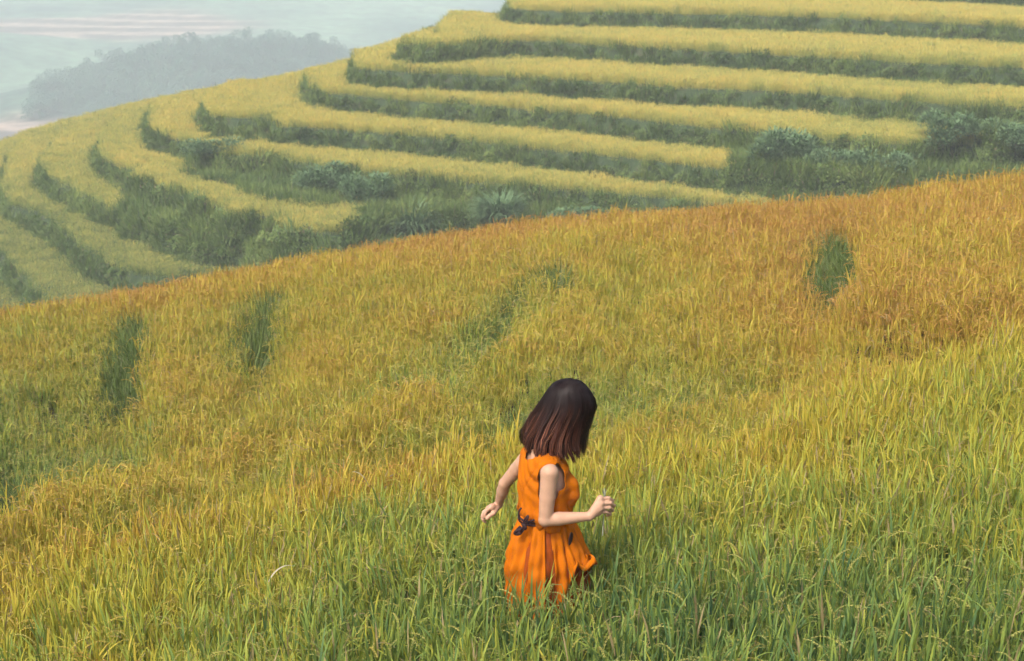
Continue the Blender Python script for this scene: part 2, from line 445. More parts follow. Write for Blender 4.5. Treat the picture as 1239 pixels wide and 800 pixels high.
va = nt.nodes.new('ShaderNodeAttribute'); va.attribute_name = 'vc'
tc = nt.nodes.new('ShaderNodeTexCoord'); nn = nt.nodes.new('ShaderNodeTexNoise'); nn.inputs['Scale'].default_value = 0.12; nn.inputs['Detail'].default_value = 6
L.new(tc.outputs['Object'], nn.inputs['Vector'])
rr = ramp(nt, [(0.3, (0.6, 0.6, 0.6)), (0.7, (1.35, 1.35, 1.35))]); L.new(nn.outputs['Fac'], rr.inputs[0])
mm = nt.nodes.new('ShaderNodeMix'); mm.data_type = 'RGBA'; mm.blend_type = 'MULTIPLY'; mm.inputs[0].default_value = 1
L.new(va.outputs['Color'], mm.inputs[6]); L.new(rr.outputs[0], mm.inputs[7]); L.new(mm.outputs[2], b.inputs['Base Color']); L.new(b.outputs[0], out.inputs[0])
M_VALLEY = m
me = grid_mesh('valley', vx * VS, vy * VS, valley_z(VX * VS, VY * VS))
straw = sstep(0.15, 0.5, 1.2 * np.exp(-(((VX + 100) / 22) ** 2 + ((VY - 305) / 42) ** 2)) + 1.3 * np.exp(-(((VX + 150) / 60) ** 2 + ((VY - 530) / 26) ** 2)) + 0.25 * fbm(VX, VY, 40, 55))
vb = valley_base(VX, VY) / 1.1; vf = vb - np.floor(vb)
bandm = sstep(0.45, 0.65, vf) * (1 - sstep(0.92, 1.0, vf))
grn = np.clip(fbm(VX, VY, 30, 66) * 0.9 + 0.5, 0, 1)
cg = np.array([0.02, 0.08, 0.055])[None, None] * (1 - grn[..., None]) + np.array([0.19, 0.31, 0.19])[None, None] * grn[..., None]
cs = np.array([0.46, 0.34, 0.26])[None, None] * (1 - 0.7 * bandm[..., None])
cc = cg * (1 - straw[..., None]) + cs * straw[..., None]
wm = sstep(0.25, 0.4, wood_mask(VX, VY))[..., None]
cc = cc * (1 - wm) + np.array([0.05, 0.12, 0.08]) * wm
set_col(me, 'vc', cc.reshape(-1, 3))
tag(link('valley', me, M_VALLEY, smooth=True), kind='structure')

# ------------------------------------------------------------------ plant meshes
class PB:
    """collects leaf ribbons and grains"""
    def __init__(s): s.v = []; s.f = []; s.c = []
    def ribbon(s, pts, widths, side, g, rnd, hf=None):
        b = len(s.v); n = len(pts)
        for i, (p, w) in enumerate(zip(pts, widths)):
            h = i / (n - 1) if hf is None else hf
            if i == n - 1:
                s.v.append(p); s.c.append((g, rnd, h))
            else:
                s.v.append(p - side * w); s.v.append(p + side * w)
                s.c += [(g, rnd, h)] * 2
        for i in range(n - 2):
            s.f.append((b + 2 * i, b + 2 * i + 1, b + 2 * i + 3, b + 2 * i + 2))
        s.f.append((b + 2 * n - 4, b + 2 * n - 3, b + 2 * n - 2))
    def leaf(s, base, az, th0, bend, L, w, nseg, rnd, g=0.0, twist=0.0):
        p = np.array(base, float); th = th0; pts = [p.copy()]; ws = []
        d = np.array([math.cos(az), math.sin(az), 0]); st = L / nseg
        for i in range(nseg):
            p = p + st * (d * math.sin(th) + np.array([0, 0, 1]) * math.cos(th))
            th += bend / nseg * (0.4 + 1.2 * i / nseg)
            pts.append(p.copy())
        ws = [w * (0.55 + 0.45 * min(1, 3 * i / nseg)) * (1 - (i / nseg) ** 2.2) for i in range(nseg + 1)]
        a2 = az + math.pi / 2 + twist
        s.ribbon(pts, ws, np.array([math.cos(a2), math.sin(a2), 0]), g, rnd)
    def grain(s, p, d, L, w, rnd, hf):
        b = len(s.v)
        side = np.cross(d, [0.3, 0.9, 0.2]); side /= np.linalg.norm(side) + 1e-9
        up = np.cross(side, d)
        s.v += [p, p + d * L * .5 + side * w, p + d * L, p + d * L * .5 - side * w, p + d * L * .5 + up * w]
        s.c += [(1.0, rnd, hf)] * 5
        s.f += [(b, b + 1, b + 4), (b + 1, b + 2, b + 4), (b + 2, b + 3, b + 4), (b + 3, b, b + 4)]
    def mesh(s, name, mat):
        me = mesh_np(name, s.v, s.f)
        set_col(me, 'pc', np.array(s.c)); me.materials.append(mat)
        return me

def rice_clump(seed, n, rad, lod, mat, hgt=0.62):
    r = random.Random(seed); B = PB()
    for k in range(n):
        a = r.uniform(0, 2 * math.pi); rr = rad * math.sqrt(r.random())
        bx, by = rr * math.cos(a), rr * math.sin(a)
        lean = a + r.uniform(-1, 1); tilt = r.uniform(0.0, 0.28)
        h = hgt * r.uniform(0.62, 1.0)
        d = np.array([math.cos(lean) * math.sin(tilt), math.sin(lean) * math.sin(tilt), math.cos(tilt)])
        base = np.array([bx, by, -0.03]); top = base + d * h * 0.8
        rnd = r.random()
        # stem
        sa = r.uniform(0, math.pi)
        B.ribbon([base, (base + top) / 2, top, top + d * 0.04], [0.0035, 0.003, 0.002, 0], np.array([math.cos(sa), math.sin(sa), 0]), 0.0, rnd * 0.9, 0.3)
        # leaves
        nl = {0: 4, 1: 3, 2: 2}[lod]
        seg = {0: 6, 1: 4, 2: 3}[lod]
        wm = {0: 0.0050, 1: 0.0050, 2: 0.010}[lod]
        for j in range(nl):
            hh = r.uniform(0.30, 0.95) if j else 0.95
            az = r.uniform(0, 2 * math.pi)
            flag = j == 0 or r.random() < 0.5
            if flag: th0, bend, LL = r.uniform(0.03, 0.30), r.uniform(0.05, 0.7), r.uniform(0.10, 0.21)
            else: th0, bend, LL = r.uniform(0.3, 0.8), r.uniform(0.8, 2.6), r.uniform(0.10, 0.22)
            B.leaf(base + (top - base) * hh, az, th0, bend, LL * hgt / 0.62, wm * r.uniform(0.7, 1.25), seg, r.random(), 0.0, r.uniform(-0.7, 0.7))
        # panicle
        if r.random() < {0: 0.42, 1: 0.65, 2: 0.95}[lod]:
            az = r.uniform(0, 2 * math.pi); th = r.uniform(0.1, 0.5); p = top.copy() if lod else top * .92; st = 0.0125
            dd = np.array([math.cos(az), math.sin(az), 0]); rn = r.random() * 0.95
            ng = {0: 11, 1: 7, 2: 3}[lod]
            if lod == 2: st *= 4.4
            elif lod == 1: st *= 1.7
            for i in range(ng):
                t = dd * math.sin(th) + np.array([0, 0, 1]) * math.cos(th)
                p = p + t * st; th += 2.0 / ng * r.uniform(0.5, 1.3)
                for sgn in ((-1, 1) if lod < 2 else (1,)):
                    q = t + sgn * np.array([-dd[1], dd[0], 0]) * 0.28 + np.array([0, 0, -0.15]); q /= np.linalg.norm(q)
                    sc = {0: 1.0, 1: 1.5, 2: 3.2}[lod]
                    B.grain(p, q, 0.015 * sc, 0.0024 * sc, rn + r.uniform(0, .04), 0.7)
    return B.mesh('rice_clump', mat)

def weed_clump(seed, n, rad, hgt, w, mat, seg=4):
    r = random.Random(seed); B = PB()
    for k in range(n):
        a = r.uniform(0, 6.283); rr = rad * math.sqrt(r.random())
        B.leaf((rr * math.cos(a), rr * math.sin(a), -0.04), a + r.uniform(-1.2, 1.2), r.uniform(0.05, 0.5), r.uniform(0.2, 1.5),
               hgt * r.uniform(0.5, 1.15), w * r.uniform(0.6, 1.3), seg, r.random(), 0, r.uniform(-.6, .6))
    return B.mesh('weed_clump', mat)

def leafy_clump(seed, n, rad, leaf, mat):
    """broad-leaved ground plants: small leaves filling a low dome"""
    r = random.Random(seed); B = PB()
    for k in range(n):
        a = r.uniform(0, 6.283); el = r.uniform(-0.1, 1.5); rr = rad * r.uniform(0.45, 1)
        p = (rr * math.cos(a) * math.cos(el), rr * math.sin(a) * math.cos(el), rr * 0.8 * math.sin(el) + 0.05)
        B.leaf(p, r.uniform(0, 6.283), r.uniform(0.5, 1.8), 0.7, leaf * r.uniform(0.7, 1.4), leaf * 0.28, 2, r.random(), 0, r.uniform(-.8, .8))
    return B.mesh('leafy_clump', mat)

def source_collection(name, meshes):
    c = bpy.data.collections.new(name)
    for i, me in enumerate(meshes):
        o = bpy.data.objects.new('%s_%02d' % (name, i), me)
        c.objects.link(o)
    return c

def scatter_group(coll):
    g = bpy.data.node_groups.new('scatter_' + coll.name, 'GeometryNodeTree')
    g.interface.new_socket('Geometry', in_out='INPUT', socket_type='NodeSocketGeometry')
    g.interface.new_socket('Geometry', in_out='OUTPUT', socket_type='NodeSocketGeometry')
    N = g.nodes; L = g.links
    gi = N.new('NodeGroupInput'); go = N.new('NodeGroupOutput')
    ci = N.new('GeometryNodeCollectionInfo'); ci.inputs['Collection'].default_value = coll
    ci.inputs['Separate Children'].default_value = True; ci.inputs['Reset Children'].default_value = True
    ip = N.new('GeometryNodeInstanceOnPoints'); ip.inputs['Pick Instance'].default_value = True
    def att(nm, ty):
        a = N.new('GeometryNodeInputNamedAttribute'); a.data_type = ty; a.inputs[0].default_value = nm
        return a.outputs[0]
    L.new(gi.outputs[0], ip.inputs['Points']); L.new(ci.outputs[0], ip.inputs['Instance'])
    L.new(att('pick', 'INT'), ip.inputs['Instance Index'])
    e2r = N.new('FunctionNodeEulerToRotation'); L.new(att('rot', 'FLOAT_VECTOR'), e2r.inputs[0])
    L.new(e2r.outputs[0], ip.inputs['Rotation'])
    L.new(att('scl', 'FLOAT_VECTOR'), ip.inputs['Scale'])
    L.new(ip.outputs[0], go.inputs[0])
    return g

_groups = {}
def scatter(name, coll, P, tone, scl, rot=None, tilt=0.12, nv=None):
    n = len(P)
    if n == 0: return None
    me = bpy.data.meshes.new(name)
    me.vertices.add(n); me.vertices.foreach_set('co', np.asarray(P, np.float32).ravel())
    nv = len(coll.objects)
    a = me.attributes.new('pick', 'INT', 'POINT'); a.data.foreach_set('value', rng.integers(0, nv, n).astype(np.int32))
    if rot is None:
        rot = np.stack([rng.normal(0, tilt, n), rng.normal(0, tilt, n), rng.uniform(0, 6.283, n)], -1)
    a = me.attributes.new('rot', 'FLOAT_VECTOR', 'POINT'); a.data.foreach_set('vector', rot.astype(np.float32).ravel())
    if scl.ndim == 1: scl = np.stack([scl] * 3, -1)
    a = me.attributes.new('scl', 'FLOAT_VECTOR', 'POINT'); a.data.foreach_set('vector', scl.astype(np.float32).ravel())
    a = me.attributes.new('tone', 'FLOAT', 'POINT'); a.data.foreach_set('value', np.asarray(tone, np.float32))
    o = bpy.data.objects.new(name, me); COL.objects.link(o)
    if coll.name not in _groups: _groups[coll.name] = scatter_group(coll)
    md = o.modifiers.new('scatter', 'NODES'); md.node_group = _groups[coll.name]
    return o

C_NEAR = source_collection('rice_near', [rice_clump(10 + i, 17, 0.07, 0, M_RICE) for i in range(9)])
C_MID = source_collection('rice_mid', [rice_clump(30 + i, 20, 0.10, 1, M_RICE) for i in range(8)])
C_FAR = source_collection('rice_far', [rice_clump(50 + i, 46, 0.38, 2, M_FRICE, 0.68) for i in range(6)])
C_WEED = source_collection('weeds', [weed_clump(70 + i, 70, 0.20, 0.66, 0.008, M_GAP) for i in range(5)])
C_BANK = source_collection('bank_plants', [weed_clump(80 + i, 60, 0.34, 0.75, 0.018, M_WEED, 3) for i in range(4)] + [leafy_clump(90 + i, 220, 0.50, 0.11, M_WEED) for i in range(3)])

def jgrid(x0, x1, y0, y1, s):
    """jittered planting grid"""
    gx, gy = np.meshgrid(np.arange(x0, x1, s), np.arange(y0, y1, s))
    gx = gx + rng.uniform(-.42, .42, gx.shape) * s; gy = gy + rng.uniform(-.42, .42, gy.shape) * s
    return gx.ravel(), gy.ravel()

HW = 0.315 * 1.12
def in_view(x, y, m): return np.abs(x) < HW * y + m

# near rice, three fields divided by the two long rims
def near_field(name, label, x0, x1, y0, y1, s, coll, sel, hs=1.0):
    x, y = jgrid(x0, x1, y0, y1, s)
    k = in_view(x, y, 3.2) & sel(x, y)
    x, y = x[k], y[k]
    hm = hole_mask(x, y)
    body = np.hypot((x - 0.15) / 0.20, (y - 7.1) / 0.20)
    k = (hm < 0.06) & (body > 1) 
    x, y = x[k], y[k]
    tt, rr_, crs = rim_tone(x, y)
    thin = rng.random(len(x)) > 0.22 * crs + 0.16 * sstep(.1, .5, fbm(x, y, .8, 61)) * sstep(14, 10, y)      # plants thinned behind each rim to darken the crease
    x, y, tt, rr_, crs = x[thin], y[thin], tt[thin], rr_[thin], crs[thin]
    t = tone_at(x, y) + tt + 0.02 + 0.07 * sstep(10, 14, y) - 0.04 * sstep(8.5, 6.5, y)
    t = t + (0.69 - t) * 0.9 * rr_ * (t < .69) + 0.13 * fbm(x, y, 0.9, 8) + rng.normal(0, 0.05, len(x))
    sz = hs * (1 - 0.28 * crs + 0.15 * fbm(x, y, 1.0, 9) + rng.normal(0, 0.08, len(x)))
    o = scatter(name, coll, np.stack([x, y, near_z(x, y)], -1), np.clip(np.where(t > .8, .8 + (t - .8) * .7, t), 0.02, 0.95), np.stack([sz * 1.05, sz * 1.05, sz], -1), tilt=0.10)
    tag(o, label, 'rice', 'rice crop of the near slope', 'stuff')
    return o
dA = lambda x, y: rim_field(x, y, NEAR_RIMS[0])[0]
ridge_y = lambda x: np.interp(x, *zip(*RIDGE))
near_field('rice_crop', 'green unripe rice around the woman and across the foreground', -8, 8, 2.2, 14.5, 0.15, C_NEAR, lambda x, y: dA(x, y) > 0.05, 0.98)
near_field('rice_crop', 'yellow rice in the middle band behind the woman up to the weedy gaps', -10, 10, 8.6, 17.5, 0.165, C_MID, lambda x, y: (dA(x, y) <= 0.05) & (y < 16.5), 1.0)
near_field('rice_crop', 'ripe orange gold rice along the top edge of the near slope', -17, 17, 16.5, 37.5, 0.20, C_MID, lambda x, y: (dA(x, y) <= 0.05) & (y >= 16.5) & (y < ridge_y(x) + 3.5), 1.12)
# weeds in the bare gaps and under the rims
x, y = jgrid(-8, 8, 10, 28, 0.13)
k = (hole_mask(x, y) > 0.08)
x, y = x[k], y[k]
o = scatter('bank_weeds', C_WEED, np.stack([x, y, near_z(x, y)], -1), 0.40 + 0.35 * fbm(x, y, 0.6, 4), rng.uniform(0.65, 1.05, len(x)), tilt=0.22)
tag(o, 'blue green weeds in the bare gaps of the yellow rice', 'weeds', None, 'stuff')

# far terraces: one crop object per terrace
x, y = jgrid(-52, 54, 76, 148, 0.36)
k = in_view(x, y, 3) & (y < np.interp(x, list(sx) + [20, 40], list(sy) + [150, 200]) + 2)
x, y = x[k], y[k]
lv = gsample(lev, x, y); fq = gsample(fr, x, y); w_ = gsample(wr, x, y)
ii = np.clip(np.searchsorted(FX, x), 0, len(FX) - 1); jj = np.clip(np.searchsorted(FY, y), 0, len(FY) - 1)
lvn = lev[jj, ii]; frn = fr[jj, ii]; wrn = wr[jj, ii]; zz = gsample(FZ, x, y)
smn = smooth_w[jj, ii]
flat = (np.abs(zz - (Z0 + STEP * lvn - OFS)) < 0.12) | (smn > 0.02)
XLIM = {-3: 24.59940472676338, -4: 11.840289118023003, -5: 13.694143541782868, -6: -8.248825625127713, -7: -11, -8: -9}
XLIM[-7] = -23.9; XLIM[-8] = -14   # where a terrace's crop stops and shrubs take over
names = {1: 'rice on a terrace at the upper right corner of the picture', 0: 'topmost curved terrace of yellow rice', -1: 'second curved terrace of yellow rice from the top of the far hill',
         -2: 'third curved terrace of yellow rice from the top of the far hill', -3: 'fourth long terrace of yellow rice, ending beside the dark bushes at right',
         -4: 'fifth terrace of yellow rice, narrowing to a point left of the big bush', -5: 'terrace of yellow rice directly above the fountain shaped bushes',
         -6: 'wide terrace of yellow rice ending at the bushes left of centre', -7: 'short terrace of yellow rice on the left nose of the hill',
         -8: 'pale green terrace reaching down to the near slope at left', -9: 'lowest pale green terrace at the left edge of the picture'}
tall = gsample(GR, x, y)
for l in range(3, -12, -1):
    k = (lvn == l) & flat & ((frn < 1 - wrn - 0.01) | (smn > 0.3))
    if l in XLIM: k &= (x < XLIM[l] + 0.6 * fbm(y, y, 1.5, 3)) | (y > 125)
    if l == -6: k &= (frn < 0.55) | (x < -20) | (y > 110)      # its back strip is overgrown
    if k.sum() < 20: continue
    xx, yy = x[k], y[k]
    tone = 0.62 + 0.10 * fbm(xx, yy, 6, 15) + 0.08 * fbm(xx, yy, 1.2, 25) + rng.normal(0, 0.09, len(xx))
    tone -= 0.26 * sstep(-5.5, -8.0, float(l)) * sstep(125, 100, yy)
    tone += 0.07 * sstep(-1, 1, float(l))
    tone -= 0.22 * sstep(12, 26, xx) * sstep(-1, -4, float(l))
    tone -= 0.05 * sstep(-5, -6, float(l)) 
    sz = rng.normal(1.0, 0.15, len(xx)) * (1 + 0.06 * fbm(xx, yy, 4, 2))
    o = scatter('rice_crop', C_FAR, np.stack([xx, yy, zz[k]], -1), np.clip(tone, 0.05, 0.97), sz, tilt=0.06)
    tag(o, names.get(l, 'rice on an upper terrace hidden above the picture' if l > 0 else 'rice on a low terrace behind the near slope'), 'rice terrace', 'rice terraces of the far hill', 'stuff')

# bank vegetation of the far hill
x, y = jgrid(-52, 54, 74, 148, 0.27)
k = in_view(x, y, 3) & (y < np.interp(x, list(sx) + [20, 40], list(sy) + [150, 200]) + 2)
x, y = x[k], y[k]
ii = np.clip(np.searchsorted(FX, x), 0, len(FX) - 1); jj = np.clip(np.searchsorted(FY, y), 0, len(FY) - 1)
lvn = lev[jj, ii]; frn = fr[jj, ii]; wrn = wr[jj, ii]; zz = gsample(FZ, x, y)
bank = (frn > 1 - wrn - 0.05) & (smooth_w[jj, ii] < 0.35)
wild = np.zeros(len(x), bool)
for l, lim in XLIM.items(): wild |= (lvn == l) & (x > lim) & (y < 125)
wild |= (lvn == -6) & (frn >= 0.53) & (x > -20.5) & (y < 110)
keep = (bank | wild)
x, y, zz = x[keep], y[keep], zz[keep]; wl = wild[keep]
tone = 0.42 + 0.30 * fbm(x, y, 2.2, 19) + rng.normal(0, 0.06, len(x))
sz = rng.uniform(0.75, 1.15, len(x)) * np.where(wl, 1.35, 1.0) * (1 + 0.25 * fbm(x, y, 2.0, 6))
o = scatter('bank_grass', C_BANK, np.stack([x, y, zz], -1), np.clip(tone, 0.02, 0.95), sz, tilt=0.3)
tag(o, 'dark green grass and weeds on the banks between the far terraces', 'grass', None, 'stuff')

# ------------------------------------------------------------------ shrubs at the foot of the far hill
def far_ground(x, y): return float(gsample(FZ, np.array([float(x)]), np.array([float(y)]))[0])

def fountain_mesh(seed, n, rad, L, w):
    r = random.Random(seed); B = PB()
    for k in range(n):
        a = r.uniform(0, 6.283); rr = rad * 0.3 * math.sqrt(r.random())
        c = (rr * math.cos(a), rr * math.sin(a), r.uniform(0, 0.5) * L * 0.5)
        B.leaf(c, a + r.uniform(-.7, .7), r.uniform(0.1, 0.9), r.uniform(1.2, 2.6), L * r.uniform(0.55, 1.1), w * r.uniform(0.7, 1.3), 6, r.random() * 0.95, 0, r.uniform(-.4, .4))
    return B.mesh('arching_leaves', M_SHRUB)

def bushy_mesh(seed, n, rx, ry, rz, leaf):
    r = random.Random(seed); B = PB()
    cl = [(r.uniform(-.75, .75) * rx, r.uniform(-.7, .7) * ry, r.uniform(.25, .85) * rz, r.uniform(.25, .5)) for _ in range(14)]
    for k in range(n):
        cx, cy_, cz, cr = cl[k % len(cl)]
        a = r.uniform(0, 6.283); el = math.asin(r.uniform(-.5, 1)); q = r.uniform(.7, 1.08) * cr
        p = (cx + q * rx * math.cos(a) * math.cos(el), cy_ + q * ry * math.sin(a) * math.cos(el), cz + q * rz * math.sin(el))
        B.leaf(p, a + r.uniform(-1, 1), r.uniform(0.3, 1.9), r.uniform(.3, 1.2), leaf * r.uniform(.6, 1.4), leaf * .2, 3, r.random() * .95 if k % 14 else .2, 0, r.uniform(-.8, .8))
    return B.mesh('foliage', M_SHRUB)

def stems_mesh(seed, n, rad, h):
    r = random.Random(seed); bm = bmesh.new()
    for k in range(n):
        a = r.uniform(0, 6.283); t = r.uniform(.15, .6)
        p0 = Vector((0.1 * math.cos(a), 0.1 * math.sin(a), -0.2)); p1 = p0 + Vector((math.cos(a) * t * h, math.sin(a) * t * h, h * .8))
        ring0 = [bm.verts.new(p0 + Vector((.03 * math.cos(q), .03 * math.sin(q), 0))) for q in (0, 1.57, 3.14, 4.71)]
        ring1 = [bm.verts.new(p1 + Vector((.012 * math.cos(q), .012 * math.sin(q), 0))) for q in (0, 1.57, 3.14, 4.71)]
        for i in range(4): bm.faces.new((ring0[i], ring0[(i + 1) % 4], ring1[(i + 1) % 4], ring1[i]))
    me = bpy.data.meshes.new('stems'); bm.to_mesh(me); bm.free(); me.materials.append(M_BARK)
    return me

def shrub(name, x, y, foliage, stem, label, s=(1, 1, 1), rz=0, cat='shrub', z=None):
    e = bpy.data.objects.new(name, None); COL.objects.link(e)
    e.location = (x, y, (far_ground(x, y) if z is None else z)); e.scale = [q * SH_S for q in s]; e.rotation_euler[2] = rz
    tag(e, label, cat, 'shrubs at the foot of the far terraces')
    link('foliage', foliage, None, e); link('stem', stem, None, e)
    return e
fo1 = fountain_mesh(1, 900, 1.6, 1.9, 0.032); fo2 = fountain_mesh(2, 1100, 2.0, 1.6, 0.028)
bu1 = bushy_mesh(3, 3600, 1.5, 1.2, 1.5, 0.20); bu2 = bushy_mesh(4, 3600, 1.8, 1.3, 1.1, 0.18)
st1 = stems_mesh(5, 7, .3, 1.1)
SHR = [(-5.4, 87.5), (-0.65, 86.5), (4.0, 85.5), (-8.11, 90), (14.16, 85.5), (17.16, 84), (20.3, 83.5), (22.72, 84.5), (25.84, 84), (-10.84, 93.5), (-18.66, 101)]
def on_far(i): return SHR[i]
SH_S = 1.05
shrub('arching_grass_bush', *SHR[0], fo1, st1, 'fountain shaped grey green bush below the brown bank, left of centre', (1.15, 1.0, 1.15))
shrub('arching_grass_bush', *SHR[1], fo2, st1, 'wide arching grey green bush right above the orange rice at centre', (1.3, 1.0, 1.1), 1.0)
shrub('low_bush', *SHR[2], bu2, st1, 'long low pale green bush trailing right from the arching bushes', (1.3, 1.0, .8), .6)
shrub('leafy_bush', *SHR[3], bu1, st1, 'dark leafy bush filling the tall bank beside the end of the wide terrace', (1.2, 1.0, 1.15), 2.0)
shrub('leafy_bush', *SHR[4], bu1, st1, 'biggest blue green bush, at the pointed end of the fifth terrace', (1.45, 1.0, 1.2), .4)
shrub('low_bush', *SHR[5], bu2, st1, 'mounded bright green bush in the hollow right of the biggest bush', (1.0, 1.0, 1.0), 2.6)
shrub('low_bush', *SHR[6], bu2, st1, 'low pale green bush above the yellow corner of the near slope', (1.0, 1.0, 1.0), 4.0)
shrub('leafy_bush', *SHR[7], bu1, st1, 'upright grey green bush under the end of the fourth terrace', (1.1, 1.0, .95), 5.0)
shrub('leafy_bush', *SHR[8], bu2, st1, 'dark tangled bush at the right edge of the picture', (1.3, 1.0, .9), 1.7)
shrub('leafy_bush', *SHR[9], bu1, st1, 'dark bush high on the bank left of the arching bushes', (1.2, 1.0, 1.1), 3.3)
shrub('leafy_bush', *SHR[10], bu2, st1, 'round bush at the left tip of the tall overgrown bank', (1.0, 1.0, .8), 0.3)

# ------------------------------------------------------------------ distant wood and two trees that stand out of it
M_TREE = plant_mat('tree_leaf', [(0, (.04, .12, .08)), (.5, (.08, .20, .14)), (1, (.14, .28, .17))], WEED, dry=(.09, .14, .07))
M_TREE1 = plant_mat('lone_tree_leaf', [(0, (.04, .12, .08)), (.5, (.08, .20, .14)), (1, (.14, .28, .17))], WEED, dry=(.09, .14, .07), use_inst=False)
def crown_mesh(seed, blobs, n, leaf, mat):
    r = random.Random(seed); B = PB()
    for k in range(n):
        cx, cy_, cz, cr = blobs[k % len(blobs)]
        a = r.uniform(0, 6.283); el = math.asin(r.uniform(-.8, 1)); q = cr * r.uniform(.6, 1.1)
        p = (cx + q * math.cos(a) * math.cos(el), cy_ + q * math.sin(a) * math.cos(el), cz + q * .8 * math.sin(el))
        B.leaf(p, r.uniform(0, 6.283), r.uniform(.4, 2.0), .5, leaf * r.uniform(.6, 1.4), leaf * .4, 2, r.random() * .95, 0, r.uniform(-.8, .8))
    return B.mesh('crown', mat)
def rblobs(seed, n, R_, h0, h1, cr):
    r = random.Random(seed)
    return [(r.uniform(-R_, R_), r.uniform(-R_, R_), r.uniform(h0, h1), cr * r.uniform(.6, 1.1)) for _ in range(n)]
C_WOOD = source_collection('wood_trees', [crown_mesh(200 + i, rblobs(i, 7, 1.5, 1.5, 4.2 + i, 1.5), 900, .34, M_TREE) for i in range(4)])
x, y = jgrid(-135, -15, 335, 430, 1.7)
k = wood_mask(x, y) > 0.30 + rng.uniform(-0.08, 0.08, len(x))
x, y = x[k], y[k]
o = scatter('distant_wood', C_WOOD, np.stack([x * VS, y * VS, valley_z(x * VS, y * VS) - .5], -1), np.clip(.5 + .5 * fbm(x, y, 9, 71), 0, 1), 1.35 * rng.uniform(.55, 1.2, len(x)), tilt=.05)
tag(o, 'hazy blue green wood covering the knoll in the valley', 'wood', None, 'stuff')
x, y = jgrid(-230, 20, 300, 500, 15)
k = (fbm(x, y, 60, 91) > 0.15) & (wood_mask(x, y) < 0.3)
x, y = x[k], y[k]
o = scatter('field_bushes', C_WOOD, np.stack([x * VS, y * VS, valley_z(x * VS, y * VS) - .5], -1), np.full(len(x), .5), 1.6 * rng.uniform(.4, .8, len(x)), tilt=.05)
tag(o, 'scattered hazy bushes between the fields of the valley floor', 'bushes', None, 'stuff')

def trunk_mesh(h, r0, limbs, seed):
    r = random.Random(seed); bm = bmesh.new()
    def tube(p0, p1, a, b, n=6):
        d = (p1 - p0).normalized(); s = d.orthogonal(); t = d.cross(s)
        A_ = [bm.verts.new(p0 + (s * math.cos(q) + t * math.sin(q)) * a) for q in [i * 6.283 / n for i in range(n)]]
        B_ = [bm.verts.new(p1 + (s * math.cos(q) + t * math.sin(q)) * b) for q in [i * 6.283 / n for i in range(n)]]
        for i in range(n): bm.faces.new((A_[i], A_[(i + 1) % n], B_[(i + 1) % n], B_[i]))
    m1 = Vector((.1, .05, h * .5)); top = Vector((.0, .1, h))
    tube(Vector((0, 0, -1)), m1, r0, r0 * .75); tube(m1, top, r0 * .75, r0 * .4)
    for i in range(limbs):
        a = r.uniform(0, 6.283); s = m1.lerp(top, r.uniform(.2, 1))
        tube(s, s + Vector((math.cos(a) * 1.6, math.sin(a) * 1.6, r.uniform(.8, 1.8))), r0 * .35, r0 * .12)
    me = bpy.data.meshes.new('trunk'); bm.to_mesh(me); bm.free(); me.materials.append(M_BARK)
    return me
def lone_tree(x, y, h, blobs, label, seed):
    e = bpy.data.objects.new('tree', None); COL.objects.link(e)
    x *= VS; y *= VS; e.scale = (1.35, 1.35, 1.35)
    e.location = (x, y, float(valley_z(np.array([x]), np.array([y]))[0]))
    tag(e, label, 'tree', 'trees rising out of the distant wood')
    link('trunk', trunk_mesh(h, .3, 7, seed), None, e)
    link('crown', crown_mesh(seed, blobs, 1500, .45, M_TREE1), None, e)
lone_tree(-77.5, 386, 7.0, [(0, 0, 8.2, 1.5), (.3, 0, 6.6, 1.5), (1.8, 0, 8.9, 1.5), (3.4, .3, 9.0, 1.3), (4.2, 0, 7.9, 1.1), (-.4, 0, 5.0, 1.6), (0, 0, 3.4, 1.9), (2.2, 0, 3.2, 1.6)], 'tall hazy tree with a lopsided crown above the distant wood', 301)
lone_tree(-84.5, 384, 3.5, [(0, 0, 5.2, 2.6), (-2.4, 0, 4.2, 2.0), (2.2, 0, 4.0, 2.0), (0, 0, 6.0, 2.0), (-4, 0, 3, 1.6)], 'rounded hazy tree left of the tall one above the distant wood', 302)

# ------------------------------------------------------------------ the woman
M_SKIN = simple_mat('skin', (0.56, 0.335, 0.225), 0.5, 0.10, 22, 0.15, 0.4, sss=0.12, bscale=300)
M_DRESS = simple_mat('orange_cloth', (0.56, 0.147, 0.003), 0.9, 0.12, 14, 0.35, 0.1, bscale=420)
M_FOLD_SHADE = simple_mat('fold_shade_cloth', (0.30, 0.062, 0.010), 0.9, 0.15, 18, 0.35, 0.1, bscale=420)  # darker cloth colour standing for the shade inside the skirt's fold
M_BELT = simple_mat('belt_cord', (0.035, 0.015, 0.018), 0.7, 0.3, 60, 0.3, bscale=300)
M_STEM = simple_mat('held_stem', (0.30, 0.32, 0.22), 0.7, 0.3, 60)
FW = np.array([0.912, 0.410, 0.0]); LF = np.array([-0.410, 0.912, 0.0]); UP = np.array([0, 0, 1.0])
V = np.array

